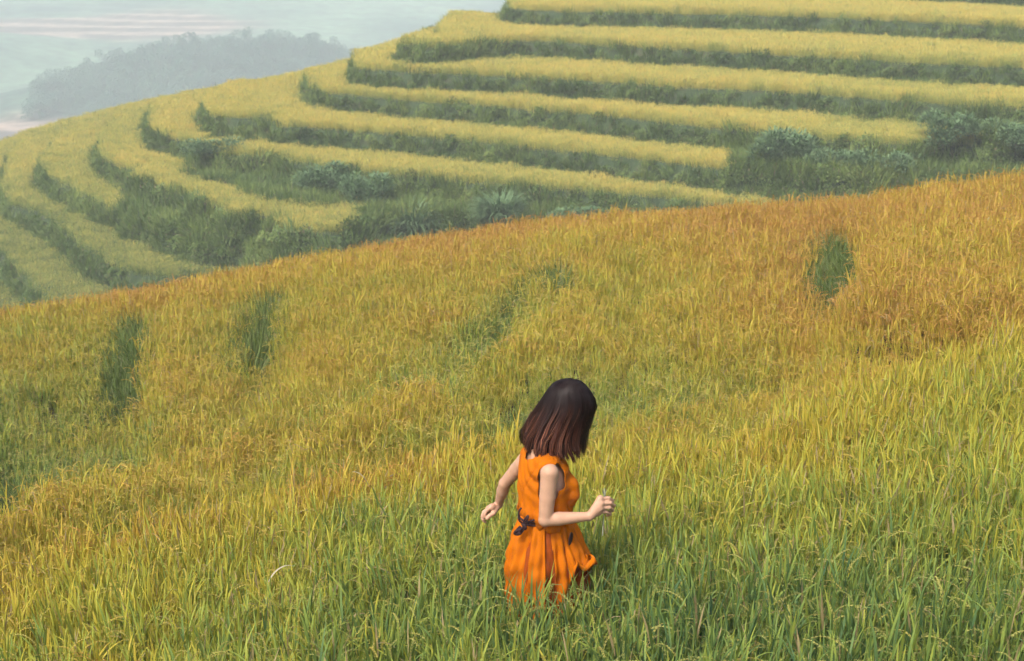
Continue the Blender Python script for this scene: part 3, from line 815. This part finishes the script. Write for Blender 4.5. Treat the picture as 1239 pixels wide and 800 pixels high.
def sd_cap(p, a, b, ra, rb):
    ba = b - a; h = np.clip((p - a) @ ba / (ba @ ba), 0, 1)
    return np.linalg.norm(p - a - h[:, None] * ba, axis=1) - (ra + (rb - ra) * h)
def sd_ell(p, c, ax, r):
    q = (p - c) @ ax.T
    k0 = np.linalg.norm(q / r, axis=1); k1 = np.linalg.norm(q / (r * r), axis=1) + 1e-9
    return k0 * (k0 - 1) / k1
BASE_AX = np.stack([LF, FW, UP])
def sdf(p, prims):
    d = None
    for pr in prims:
        if pr[0] == 'c': e = sd_cap(p, pr[1], pr[2], pr[3], pr[4]); k = pr[5]
        else: e = sd_ell(p, pr[1], pr[2], pr[3]); k = pr[4]
        if d is None: d = e
        else:
            h = np.clip(0.5 + 0.5 * (d - e) / k, 0, 1)
            d = d * (1 - h) + e * h - k * h * (1 - h)
    return d
def cap(a, b, ra, rb, k=0.02): return ('c', V(a, float), V(b, float), ra, rb, k)
def ell(c, r, k=0.03, ax=None): return ('e', V(c, float), BASE_AX if ax is None else ax, V(r, float), k)

def blob_mesh(name, prims, voxel, disp=None, smooth=2):
    """union of the primitives as one closed skin, pulled onto the smoothly blended surface"""
    bm = bmesh.new()
    for pr in prims:
        if pr[0] == 'c':
            L_ = np.linalg.norm(pr[2] - pr[1]); n = max(2, int(L_ / (0.4 * min(pr[3], pr[4]))) + 1)
            for i in range(n):
                t = i / (n - 1); c = pr[1] * (1 - t) + pr[2] * t
                g = bmesh.ops.create_icosphere(bm, subdivisions=2, radius=pr[3] * (1 - t) + pr[4] * t)
                bmesh.ops.translate(bm, verts=g['verts'], vec=c)
        else:
            g = bmesh.ops.create_icosphere(bm, subdivisions=3, radius=1)
            for v in g['verts']:
                v.co = Vector(pr[1] + (V(v.co) * pr[3]) @ pr[2])
    me = bpy.data.meshes.new(name + '_t'); bm.to_mesh(me); bm.free()
    o = bpy.data.objects.new('t', me); COL.objects.link(o)
    md = o.modifiers.new('r', 'REMESH'); md.mode = 'VOXEL'; md.voxel_size = voxel
    dg = bpy.context.evaluated_depsgraph_get(); dg.update()
    me2 = bpy.data.meshes.new_from_object(o.evaluated_get(dg))
    bpy.data.objects.remove(o); bpy.data.meshes.remove(me)
    me2.name = name
    n = len(me2.vertices); co = np.empty(n * 3); me2.vertices.foreach_get('co', co); co = co.reshape(-1, 3)
    def F_(p):
        d = sdf(p, prims)
        return d if disp is None else d - disp(p)
    e = 0.0008
    for it in range(5):
        d = F_(co)
        g = np.stack([F_(co + V([e, 0, 0])) - F_(co - V([e, 0, 0])), F_(co + V([0, e, 0])) - F_(co - V([0, e, 0])), F_(co + V([0, 0, e])) - F_(co - V([0, 0, e]))], -1) / (2 * e)
        gl = np.sum(g * g, 1)[:, None] + 1e-4
        co = co - np.clip(d[:, None] * g / gl, -0.012, 0.012)
    me2.vertices.foreach_set('co', co.ravel()); me2.update()
    return me2

RSH = V([0.170, 6.945, 1.122]); REL = V([0.153, 6.935, 0.898]); RWR = V([0.353, 6.950, 0.908])
LSH = V([0.080, 7.250, 1.098]); LEL = V([-0.034, 7.350, 0.920]); LWR = V([-0.067, 7.430, 0.779])
PEL = V([0.135, 7.105, 0.74]); ABD = V([0.155, 7.10, 0.86]); CHE = V([0.152, 7.10, 1.01])
NB = V([0.145, 7.10, 1.165]); NT = V([0.225, 7.135, 1.28]); HD = V([0.262, 7.145, 1.375])
# head bowed forward: its own axes
hf = 0.68 * FW + V([0, 0, -0.73]); hf /= np.linalg.norm(hf); hl = LF; hu = np.cross(hf, hl); hu = hu / np.linalg.norm(hu)
if hu[2] < 0: hu = -hu
HAX = np.stack([hl, hf, hu])
body = [
    ell(CHE, (0.135, 0.092, 0.165)), ell(ABD, (0.105, 0.076, 0.13)), ell(PEL, (0.135, 0.085, 0.115)),
    ell(CHE + FW * 0.078 + LF * 0.062 - UP * 0.02, (0.05, 0.045, 0.05)), ell(CHE + FW * 0.078 - LF * 0.062 - UP * 0.02, (0.05, 0.045, 0.05)),
    cap(RSH, LSH, 0.038, 0.038, 0.04), cap(NB - FW * 0.01, NT, 0.056, 0.047, 0.03),
    ell(HD + hu * 0.01 - hf * 0.012, (0.072, 0.092, 0.092), 0.03, HAX), ell(HD + hf * 0.05 - hu * 0.055, (0.052, 0.045, 0.055), 0.03, HAX),
    cap(HD + hf * 0.085 + hu * 0.0, HD + hf * 0.108 - hu * 0.028, 0.008, 0.012, 0.012),           # nose
    cap(HD + hf * 0.088 - hu * 0.058 - hl * 0.018, HD + hf * 0.088 - hu * 0.058 + hl * 0.018, 0.008, 0.008, 0.008),   # mouth
    cap(HD + hf * 0.080 + hu * 0.024 - hl * 0.045, HD + hf * 0.080 + hu * 0.024 + hl * 0.045, 0.012, 0.012, 0.015),   # brow
    ell(HD - hl * 0.076 - hu * 0.015, (0.010, 0.020, 0.030), 0.008, HAX), ell(HD + hl * 0.076 - hu * 0.015, (0.010, 0.020, 0.030), 0.008, HAX),
    # right arm
    cap(RSH, RSH + (REL - RSH) * 0.5, 0.041, 0.037, 0.010), cap(RSH + (REL - RSH) * 0.5, REL, 0.037, 0.031, 0.004),
    cap(REL, REL + (RWR - REL) * 0.30, 0.031, 0.0315, 0.006), cap(REL + (RWR - REL) * 0.30, RWR, 0.0315, 0.020, 0.004),
    cap(REL + V([-0.010, 0.0, -0.006]), REL + V([-0.013, 0.004, -0.009]), 0.018, 0.017, 0.008),
    # left arm
    cap(LSH, LSH + (LEL - LSH) * 0.5, 0.038, 0.034, 0.010), cap(LSH + (LEL - LSH) * 0.5, LEL, 0.034, 0.029, 0.004),
    cap(LEL, LEL + (LWR - LEL) * 0.35, 0.029, 0.029, 0.006), cap(LEL + (LWR - LEL) * 0.35, LWR, 0.029, 0.018, 0.004)]
# legs, mid stride: left leg ahead
HR = PEL - LF * 0.07 - UP * 0.06; HL = PEL + LF * 0.07 - UP * 0.06
KR = HR + FW * 0.02 - UP * 0.335; KL = HL + FW * 0.13 - UP * 0.31
AR = KR - FW * 0.16 - UP * 0.27; AL = KL + FW * 0.02 - UP * 0.335
for h_, k_, a_ in ((HR, KR, AR), (HL, KL, AL)):
    body += [cap(h_, k_, 0.070, 0.048, 0.03), cap(k_, k_ + (a_ - k_) * 0.35, 0.048, 0.050, 0.02), cap(k_ + (a_ - k_) * 0.35, a_, 0.050, 0.032, 0.02),
             cap(a_ - FW * 0.02 - UP * 0.03, a_ + FW * 0.14 - UP * 0.055, 0.032, 0.022, 0.02)]
# right hand closed round a stem: palm, four fingers of different length, thumb
def hand(wr, knuckles, mids, dips, tips, rad, thumb, palm_r=0.015):
    out = []
    for kx in knuckles: out.append(cap(wr, kx, 0.0165, palm_r, 0.008))
    out.append(cap(knuckles[0], knuckles[3], palm_r * 0.9, palm_r * 0.8, 0.010))
    for a, b, c, d, r_ in zip(knuckles, mids, dips, tips, rad):
        out += [cap(a, b, r_ * 1.08, r_, 0.004), cap(b, c, r_, r_ * 0.93, 0.003), cap(c, d, r_ * 0.93, r_ * 0.8, 0.003)]
    out += [cap(wr + (thumb[0] - wr) * 0.3, thumb[0], 0.015, 0.012, 0.012), cap(thumb[0], thumb[1], 0.0115, 0.010, 0.004), cap(thumb[1], thumb[2], 0.010, 0.008, 0.003)]
    return out
kn = [V([0.403, 6.975, 0.985]), V([0.408, 6.965, 0.966]), V([0.406, 6.962, 0.944]), V([0.397, 6.968, 0.921])]
mi = [V([0.443, 6.985, 0.983]), V([0.450, 6.975, 0.964]), V([0.446, 6.972, 0.942]), V([0.434, 6.975, 0.920])]
di = [V([0.463, 7.008, 0.962]), V([0.469, 7.000, 0.941]), V([0.463, 6.997, 0.920]), V([0.452, 6.996, 0.900])]
ti = [V([0.448, 7.024, 0.946]), V([0.451, 7.018, 0.926]), V([0.448, 7.015, 0.905]), V([0.438, 7.012, 0.887])]
body += hand(RWR, kn, mi, di, ti, (0.0083, 0.0086, 0.0082, 0.0073), (V([0.394, 7.020, 0.949]), V([0.421, 7.035, 0.960]), V([0.444, 7.030, 0.970])))
# left hand hanging behind, fingers loosely curled
kn = [V([-0.100, 7.385, 0.785]), V([-0.113, 7.410, 0.769]), V([-0.119, 7.435, 0.749]), V([-0.117, 7.455, 0.728])]
mi = [V([-0.122, 7.370, 0.774]), V([-0.137, 7.400, 0.754]), V([-0.141, 7.430, 0.729]), V([-0.136, 7.455, 0.711])]
di = [V([-0.132, 7.365, 0.757]), V([-0.145, 7.390, 0.734]), V([-0.145, 7.425, 0.710]), V([-0.138, 7.455, 0.691])]
ti = [V([-0.132, 7.365, 0.740]), V([-0.141, 7.385, 0.719]), V([-0.137, 7.420, 0.697]), V([-0.130, 7.450, 0.680])]
body += hand(LWR, kn, mi, di, ti, (0.0083, 0.0086, 0.0082, 0.0073), (V([-0.090, 7.375, 0.757]), V([-0.108, 7.365, 0.748]), V([-0.120, 7.360, 0.735])))

woman = bpy.data.objects.new('person', None); COL.objects.link(woman)
ORG = Vector((0.14, 7.1, 0.0))
woman.location = ORG

tag(woman, 'woman in a sleeveless orange dress with shoulder length brown hair wading through the rice', 'person')
def on_woman(name, me, mat, parent=None, smooth=True):
    me.transform(__import__('mathutils').Matrix.Translation(-ORG))
    return link(name, me, mat, parent or woman, smooth)
on_woman('body', blob_mesh('body', body, 0.0055), M_SKIN)

# --- bodice: a loose cloth shell round the torso
def bod_disp(p):
    q = p - CHE
    f_ = q @ FW; l_ = q @ LF; z = p[:, 2]
    ang = np.arctan2(f_, l_)
    low = sstep(1.12, 0.86, z)
    d = 0.0085 * np.sin(ang * 9 + 14 * (z - 1.0) + 1.3 * np.sin(z * 23)) * low
    d = d + 0.006 * np.sin(ang * 17 - 22 * z) * sstep(1.0, 0.84, z)
    # blousing over the belt
    d = d + 0.018 * np.exp(-((z - 0.885) / 0.030) ** 2)
    # curved seam from shoulder to side
    s = l_ * 1.0 + 0.55 * (z - 1.0) + 0.02
    d = d - 0.005 * np.exp(-(s / 0.006) ** 2) * (f_ < 0.0)
    # diagonal drag lines from the shoulder
    d = d + 0.0035 * np.sin((l_ * 0.8 - (z - 1.0)) * 95 + 2.5 * np.sin(l_ * 30)) * sstep(0.9, 1.05, z)
    return d
bod = [ell(CHE, (0.150, 0.114, 0.175)), ell(ABD, (0.128, 0.098, 0.15), 0.05),
       ell(CHE + FW * 0.088 + LF * 0.062 - UP * 0.02, (0.06, 0.050, 0.058), 0.04), ell(CHE + FW * 0.088 - LF * 0.062 - UP * 0.02, (0.06, 0.050, 0.058), 0.04),
       cap(RSH + UP * 0.004 + (LSH - RSH) * 0.14, LSH + UP * 0.004 - (LSH - RSH) * 0.14, 0.052, 0.052, 0.05)]
me = blob_mesh('bodice', bod, 0.006, bod_disp)
bm = bmesh.new(); bm.from_mesh(me)
co = np.array([v.co[:] for v in bm.verts])
def arm_cut(sh, el, r0):
    d = (el - sh) / np.linalg.norm(el - sh)
    return sd_cap(co, sh + d * 0.012 , sh + d * 0.11, r0, r0)
ctr = V([co[:, 0].mean(), co[:, 1].mean(), 0])
cut = (arm_cut(RSH, REL, 0.045) < 0) | (arm_cut(LSH, LEL, 0.044) < 0) | (sd_cap(co, NB - FW * 0.01, NT, 0.072, 0.07) < 0) | (co[:, 2] < 0.815)
# deeper armhole at the front, under the arm
cut |= sd_cap(co, RSH + FW * 0.045 - UP * 0.01, RSH + FW * 0.05 - UP * 0.055, 0.040, 0.034) < 0
bmesh.ops.delete(bm, geom=[v for v, c in zip(bm.verts, cut) if c], context='VERTS')
# ease the cut edges
for it in range(6):
    bv = [v for v in bm.verts if v.is_boundary]
    new = []
    for v in bv:
        nb = [e.other_vert(v).co for e in v.link_edges if e.is_boundary]
        new.append(sum(nb, Vector()) / len(nb) * 0.5 + v.co * 0.5 if nb else v.co.copy())
    for v, c in zip(bv, new): v.co = c
# turned hem: push rim outward a little
for v in bm.verts:
    if v.is_boundary and v.co.z > 0.85: v.co += v.normal * 0.004
bm.to_mesh(me); bm.free()
bod_o = on_woman('bodice', me, M_DRESS)
md = bod_o.modifiers.new('cloth', 'SOLIDIFY'); md.thickness = 0.004; md.offset = 1

# --- skirt with deep pleats, the front corner blown up and rolled
NP_, NT_ = 220, 60
def skirt_pt(phi, t):
    """phi 0 faces the camera side (-Y), positive towards +X; t 0 waist, 1 hem"""
    hem = np.interp(phi, [-180, -120, -60, -37, -33, -29, -26, 8, 14, 30, 36, 78, 90, 110, 150, 180], [.40, .38, .37, .375, .50, .55, .375, .36, .48, .50, .655, .665, .55, .42, .40, .40])
    hem += 0.008 * math.sin(phi * 0.21)
    top = 0.865
    z = top + (hem - top) * t
    s = (top - z) / 0.45
    hw = 0.108 + 0.085 * min(1, s * 1.9) ** 0.75; hd = 0.098 + 0.075 * min(1, s * 1.9) ** 0.75
    hw -= 0.012 * max(0, s - .6)
    a = R(phi)
    pl = 0.0
    am = min(1, 0.25 + s * 2.2)
    pl -= 0.019 * math.exp(-((phi + 32) / 4.5) ** 2) * am                       # groove behind the hip panel
    pl -= 0.016 * math.exp(-((phi - 31) / 4.0) ** 2) * am
    pl += 0.012 * math.exp(-((phi + 14) / 8) ** 2) * am + 0.010 * math.exp(-((phi + 55) / 12) ** 2) * am
    pl += 0.009 * math.sin(R(phi) * 13 + 3 * s + 0.6 * math.sin(9 * s)) * am + 0.005 * math.sin(R(phi) * 29 + 5 * s) * min(1, s * 3)
    pl += 0.004 * math.sin(s * 26 + R(phi) * 6) * min(1, s * 3)
    if 34 < phi < 84: pl += 0.018 * max(0, t - .55) * 2
    cx = 0.157 + 0.018 * s; cy_ = 7.10 + 0.02 * s
    return Vector((cx + (hw + pl) * math.sin(a), cy_ - (hd + pl) * math.cos(a), z))
v = []; f = []
for j in range(NT_ + 1):
    for i in range(NP_):
        v.append(skirt_pt(-180 + 360 * i / NP_, j / NT_))
for j in range(NT_):
    for i in range(NP_):
        pc_ = -180 + 360 * (i + .5) / NP_
        if -3 - 2 * j / NT_ < pc_ < 8 + 4 * j / NT_ and j > 2: continue      # opening cut for the painted shaded fold
        f.append((j * NP_ + i, j * NP_ + (i + 1) % NP_, (j + 1) * NP_ + (i + 1) % NP_, (j + 1) * NP_ + i))
# the rolled corner: a scroll of the same cloth along the lifted hem
ph = [34 + 48 * i / 26 for i in range(27)]
b0 = len(v)
NR = 16
for i, p_ in enumerate(ph):
    c = skirt_pt(p_, 1.0)
    a = R(p_); outd = Vector((math.sin(a), -math.cos(a), 0))
    rr = 0.021 * (0.55 + 0.55 * math.sin(math.pi * i / 26)) * (1.25 if i > 13 else 1)
    for k in range(NR):
        q = -0.3 + k / (NR - 1) * 5.6
        r_ = rr * (1 - 0.07 * k * 0.6)
        v.append(c + outd * (rr - r_ * math.cos(q)) - Vector((0, 0, 1)) * r_ * math.sin(q) + Vector((0.0, 0, 0.012 * math.sin(i * .5))))
for i in range(26):
    for k in range(NR - 1):
        f.append((b0 + i * NR + k, b0 + (i + 1) * NR + k, b0 + (i + 1) * NR + k + 1, b0 + i * NR + k + 1))
me = bpy.data.meshes.new('skirt'); me.from_pydata([tuple(p) for p in v], [], f); me.update()
sk = on_woman('skirt', me, M_DRESS)
md = sk.modifiers.new('cloth', 'SOLIDIFY'); md.thickness = 0.003; md.offset = -1

# --- added rust layer painting shade into the opening and below the lifted corner
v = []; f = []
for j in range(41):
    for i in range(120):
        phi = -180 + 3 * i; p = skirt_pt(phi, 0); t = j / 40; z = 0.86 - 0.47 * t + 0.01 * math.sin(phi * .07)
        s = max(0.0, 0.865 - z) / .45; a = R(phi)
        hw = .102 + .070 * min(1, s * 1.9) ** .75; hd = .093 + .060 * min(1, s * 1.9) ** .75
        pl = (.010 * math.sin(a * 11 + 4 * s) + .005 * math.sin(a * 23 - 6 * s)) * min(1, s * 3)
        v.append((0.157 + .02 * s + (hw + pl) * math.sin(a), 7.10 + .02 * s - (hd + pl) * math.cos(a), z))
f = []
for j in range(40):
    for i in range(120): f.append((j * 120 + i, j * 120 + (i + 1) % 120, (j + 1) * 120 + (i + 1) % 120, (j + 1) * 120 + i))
me = bpy.data.meshes.new('fold_shade_layer'); me.from_pydata(v, [], f); me.update()
us = on_woman('fold_shade_layer', me, M_FOLD_SHADE); md = us.modifiers.new('cloth', 'SOLIDIFY'); md.thickness = .002

# --- cord belt tied at the back with a knot, loops and a hanging end
def tube_mesh(name, paths):
    v = []; f = []
    for pts_, rad in paths:
        P = [Vector(p) for p in pts_]; n = len(P); b = len(v)
        for i, p in enumerate(P):
            d = (P[min(i + 1, n - 1)] - P[max(i - 1, 0)]).normalized(); s = d.cross(Vector((.31, .2, .93))).normalized(); t = d.cross(s)
            r_ = rad[i] if isinstance(rad, (list, tuple)) else rad
            for k in range(8): v.append(p + (s * math.cos(k * math.pi / 4) + t * math.sin(k * math.pi / 4)) * r_)
        for i in range(n - 1):
            for k in range(8): f.append((b + i * 8 + k, b + i * 8 + (k + 1) % 8, b + (i + 1) * 8 + (k + 1) % 8, b + (i + 1) * 8 + k))
    me = bpy.data.meshes.new(name); me.from_pydata([tuple(p) for p in v], [], f); me.update()
    return me
def ring(dz, r_, rad):
    return ([(0.157 + (0.122 + r_) * math.sin(a), 7.10 - (0.112 + r_) * math.cos(a), 0.862 + dz + 0.012 * math.sin(a)) for a in [i * 6.2832 / 60 for i in range(61)]], rad)
belt = on_woman('belt', tube_mesh('belt', [ring(0.0, 0.0, 0.0055), ring(-0.013, 0.002, 0.0055)]), M_BELT)
def curve3(p, n=14):
    """smooth path through control points"""
    P = [Vector(q) for q in p]; P = [P[0] * 2 - P[1]] + P + [P[-1] * 2 - P[-2]]
    out = []
    for i in range(1, len(P) - 2):
        for j in range(n):
            t = j / n; a, b, c, d = P[i - 1:i + 3]
            out.append(0.5 * ((2 * b) + (c - a) * t + (2 * a - 5 * b + 4 * c - d) * t * t + (3 * b - a - 3 * c + d) * t ** 3))
    return out + [P[-2]]
K0 = V([0.051, 6.985, 0.857])
def kp(dx, dz, dy=0): return tuple(K0 + V([dx * .0038, dy, dz * .0041]))
paths = []
rk = random.Random(3)
knot = [kp(0, 2), kp(3, 0, -.012), kp(0, -4, -.006), kp(-4, -6, -.014), kp(-7, -8, -.004), kp(-4, -10, -.016), kp(0, -7, .004), kp(3, -3, -.018), kp(-1, 1, -.008)]
paths.append((curve3(knot, 8), 0.0075))
paths.append((curve3([kp(-3, -3, 0), kp(-8, -7, -.012), kp(-10, -11, -.004), kp(-5, -11, -.010), kp(-3, -5, -.016)], 8), 0.007))
# loops standing up, and the cord ends
paths.append((curve3([kp(0, 0, 0), kp(-5, 6, -.010), kp(-5, 15, -.004), kp(-2, 19, .004)], 8), 0.0045))
paths.append((curve3([kp(0, 1, -.004), kp(2, 7, -.014), kp(6, 11, -.012), kp(5, 7, -.018), kp(1, 2, -.012)], 8), 0.0045))
paths.append((curve3([kp(4, 0, 0), kp(10, 4, -.004), kp(17, 6, .002), kp(26, 7, .02)], 8), 0.0055))
b_ = tube_mesh('knot', paths); on_woman('knot', b_, M_BELT, None)
bpy.data.objects['knot'].parent = belt
# small dark lozenge below the belt at the front
bm = bmesh.new(); tb = V([0.270, 6.968, 0.791])
bmesh.ops.create_uvsphere(bm, u_segments=18, v_segments=12, radius=1)
for w in bm.verts: w.co = Vector((tb[0] + w.co.x * 0.0105 + w.co.z * 0.004, tb[1] + w.co.y * 0.007 + w.co.x * .010, tb[2] + w.co.z * 0.033 * (1 - .15 * w.co.x)))
me = bpy.data.meshes.new('dark_lozenge'); bm.to_mesh(me); bm.free()
lozo = on_woman('dark_lozenge', me, M_BELT); lozo.parent = belt

# --- hair: a bob falling forward with the bowed head
HR_ = [  # z, centre x, half width, centre y, half depth
    (1.510, 0.264, 0.012, 7.130, 0.010),
    (1.500, 0.262, 0.052, 7.130, 0.045),
    (1.484, 0.260, 0.072, 7.130, 0.065),
    (1.465, 0.260, 0.089, 7.130, 0.080),
    (1.425, 0.259, 0.113, 7.130, 0.095),
    (1.381, 0.252, 0.128, 7.130, 0.103),
    (1.321, 0.225, 0.135, 7.130, 0.105),
    (1.245, 0.196, 0.139, 7.130, 0.108),
    (1.193, 0.192, 0.133, 7.130, 0.110),
    (1.148, 0.211, 0.109, 7.130, 0.105),
]
HR_ = np.array(HR_)
def hair_ring(s):
    """s 0 crown .. 1 tips"""
    z = HR_[0, 0] + (HR_[-1, 0] - HR_[0, 0]) * s
    return [z] + [float(np.interp(-z, -HR_[:, 0], HR_[:, i])) for i in (1, 2, 3, 4)]
def hair_pt(phi, s, off=0.0):
    s_ = 1 - (1 - s) ** 1.0
    z, cx, hw, cy_, hd = hair_ring(s_)
    w = 1 + (0.035 * math.sin(phi * 5 + s * 5) + 0.03 * math.sin(phi * 11 - s * 6) + 0.02 * math.sin(phi * 19 + s * 4)) * min(1, s * 2.2)
    return Vector((cx + (hw * w + off) * math.sin(phi), cy_ - (hd * w + off) * math.cos(phi), z + (0.012 * math.sin(phi * 3) + 0.010 * math.sin(phi * 13)) * s * s))
def s_of(u): return u ** 1.55      # denser steps near the crown
m, nt, out = new_mat('hair')
L = nt.links
at = nt.nodes.new('ShaderNodeAttribute'); at.attribute_name = 'hc'
b = nt.nodes.new('ShaderNodeBsdfPrincipled'); b.inputs['Roughness'].default_value = 0.5; b.inputs['Specular IOR Level'].default_value = 0.16
b.inputs['Anisotropic'].default_value = 0.6
L.new(at.outputs['Color'], b.inputs['Base Color']); L.new(b.outputs[0], out.inputs[0])
M_HAIR = m
DARK = V([0.013, 0.008, 0.008]); BROWN = V([0.052, 0.020, 0.014]); RED = V([0.24, 0.095, 0.055])
# under layer
v = []; f = []; hc = []
NS, NPH = 26, 72
for j in range(NS + 1):
    for i in range(NPH):
        s = s_of(j / NS) * 0.93
        v.append(tuple(hair_pt(i * 6.2832 / NPH, s, -0.004))); hc.append(DARK)
for j in range(NS):
    for i in range(NPH):
        phi = i * 360 / NPH
        if 105 < phi < 160 and j > 11: continue          # the face, turned away from the camera
        f.append((j * NPH + i, j * NPH + (i + 1) % NPH, (j + 1) * NPH + (i + 1) % NPH, (j + 1) * NPH + i))
f.append(tuple(range(NPH)))
me = bpy.data.meshes.new('hair'); me.from_pydata(v, [], f); me.update(); set_col(me, 'hc', np.array(hc))
hair = on_woman('hair', me, M_HAIR)
# locks and single strands over it
v = []; f = []; hc = []
rh = random.Random(11)
LOCKS = []
for q in range(54):
    LOCKS.append(dict(phi=6.2832 * (q + rh.uniform(-.35, .35)) / 54, amp=rh.uniform(.02, .13), fr=rh.uniform(3.5, 7.5), ph=rh.uniform(0, 6.28),
                      ln=rh.gauss(0, .035), off=rh.uniform(-.005, .009), tone=rh.random(), conv=rh.uniform(.45, .95)))
for k in range(3600):
    phi0 = rh.uniform(0, 6.2832); deg = math.degrees(phi0)
    if 108 < deg < 158 and rh.random() < .85: continue
    s0 = rh.uniform(0, 0.25) if rh.random() < .7 else rh.uniform(.25, .6)
    lo = LOCKS[min(range(54), key=lambda q: abs((LOCKS[q]['phi'] - phi0 + 3.1416) % 6.2832 - 3.1416))]; lk = lo['phi']
    dphi = (lk - phi0 + 3.1416) % 6.2832 - 3.1416
    phi1 = phi0 + dphi * lo['conv'] * rh.uniform(.6, 1.1) + rh.gauss(0, .025)      # gather into locks
    s1 = 0.965 + rh.gauss(0, .022) + lo['ln'] - 0.02 * abs(math.sin(lk * 9)) 
    off0 = rh.uniform(0, .004); off1 = abs(rh.gauss(0, .006)) + (0.012 if rh.random() < .04 else 0)
    wd = rh.uniform(.0008, .0022); n_ = 14; fly = rh.random() < .035; wv = rh.uniform(.004, .03) * (2.2 if fly else 1); wf = rh.uniform(5, 11)
    hl_ = rh.random()
    lockr = lo['tone']
    cold = DARK * rh.uniform(.7, 1.7)
    colb = BROWN * rh.uniform(.6, 1.6) * (0.5 + lockr)
    if hl_ > 0.86 - .12 * lockr: colb = RED * rh.uniform(.6, 1.3)
    ph2 = rh.uniform(0, 6.28); b0 = len(v)
    flip = 0.03 if 30 < deg < 105 else 0.0
    for i in range(n_ + 1):
        t = i / n_; s = s_of(s0 ** (1 / 1.55) + (1 - s0 ** (1 / 1.55)) * t) * s1 if s0 > 0 else s_of(t) * s1
        s = min(s, 1.13)
        ph_ = phi0 + (phi1 - phi0) * t + lo['amp'] * s * math.sin(lo['ph'] + s * lo['fr']) + wv * .4 * math.sin(ph2 + t * wf)
        ph_ += 0.10 * t * t * math.sin(phi0)         # sweep
        p = hair_pt(ph_, min(s, 1), off0 + (off1 - off0) * t + (0.018 * t * t if fly else 0) + lo['off'] * s + 0.006 * s * math.sin(lo['ph'] * 3 + s * lo['fr'] * 1.3))
        if s > 1: p.z -= (s - 1) * .34
        if flip and t > .8: p.x += flip * (t - .8) * 3 * hl_
        tang = Vector((math.cos(ph_), math.sin(ph_), 0))
        w_ = wd * (1 if t < .8 else (1 - t) / .2 * .8 + .2)
        v += [p - tang * w_, p + tang * w_]
        c_ = cold + (colb - cold) * float(sstep(.18, .75, s))
        if s > .93: c_ = c_ * 0.75
        hc += [c_, c_]
    for i in range(n_): f.append((b0 + 2 * i, b0 + 2 * i + 1, b0 + 2 * i + 3, b0 + 2 * i + 2))
me = bpy.data.meshes.new('strands'); me.from_pydata([tuple(p) for p in v], [], f); me.update(); set_col(me, 'hc', np.array(hc))
st = on_woman('strands', me, M_HAIR); st.parent = hair

# --- the stem she holds
ps = [V([0.424, 7.002, 1.025]), V([0.426, 7.000, 0.981]), V([0.424, 6.998, 0.929]), V([0.420, 6.990, 0.864]), V([0.417, 6.980, 0.802])]
me = tube_mesh('stem', [(curve3(ps, 5), 0.0032)])
o = link('grass_stem', me, M_STEM, None, True)
tag(o, 'grey green stem held upright in the raised right hand of the woman', 'stem')
B = PB(); B.leaf(tuple(V([0.425, 7.000, 0.973])), 2.6, .15, .5, .055, .007, 4, .2); B.leaf(tuple(V([0.425, 7.000, 0.973])), .2, .1, .4, .05, .006, 4, .2)
me = mesh_np('seed_head', B.v, B.f); link('seed_head', me, simple_mat('seed_head', (.30, .28, .26), .8, .2, 80), o)


# ------------------------------------------------------------------ withered leaves that catch the eye in the foreground
M_DRY = simple_mat('dry_leaf', (.42, .38, .28), .7, .15, 30, 0)
def dry_leaf(x, y, h, az, L, label):
    B = PB(); B.leaf((0, 0, 0), az, .5, 2.4, L, .0065, 8, .5, 0, .5)
    me = mesh_np('leaf', B.v, B.f); me.materials.append(M_DRY)
    o = link('dry_leaf', me); o.location = (x, y, float(near_z(x, y)) + h)
    tag(o, label, 'leaf', 'withered leaves in the foreground rice')
dry_leaf(-1.23, 7.59, 0.50, 0.2, 0.20, "curled white withered leaf arching over the foreground rice at left")
dry_leaf(-0.90, 9.64, 0.50, 2.6, 0.20, "pale withered leaf left of the woman beyond her outstretched hand")

# ------------------------------------------------------------------ the air
bm = bmesh.new(); bmesh.ops.create_cube(bm, size=1)
hz = bpy.data.meshes.new('haze'); bm.to_mesh(hz); bm.free()
m, nt, out = new_mat('haze')
pv = nt.nodes.new('ShaderNodeVolumePrincipled')
pv.inputs['Color'].default_value = (0.81, 0.885, 0.935, 1)
pv.inputs['Density'].default_value = 0.0011
pv.inputs['Anisotropy'].default_value = -0.2
nt.links.new(pv.outputs[0], out.inputs['Volume'])
o = link('haze', hz, m)
o.scale = (4440, 5900, 200); o.location = (0, 1940, 9 - 100)
tag(o, 'pale blue haze filling the valley and the air over the fields', 'haze', None, 'stuff')
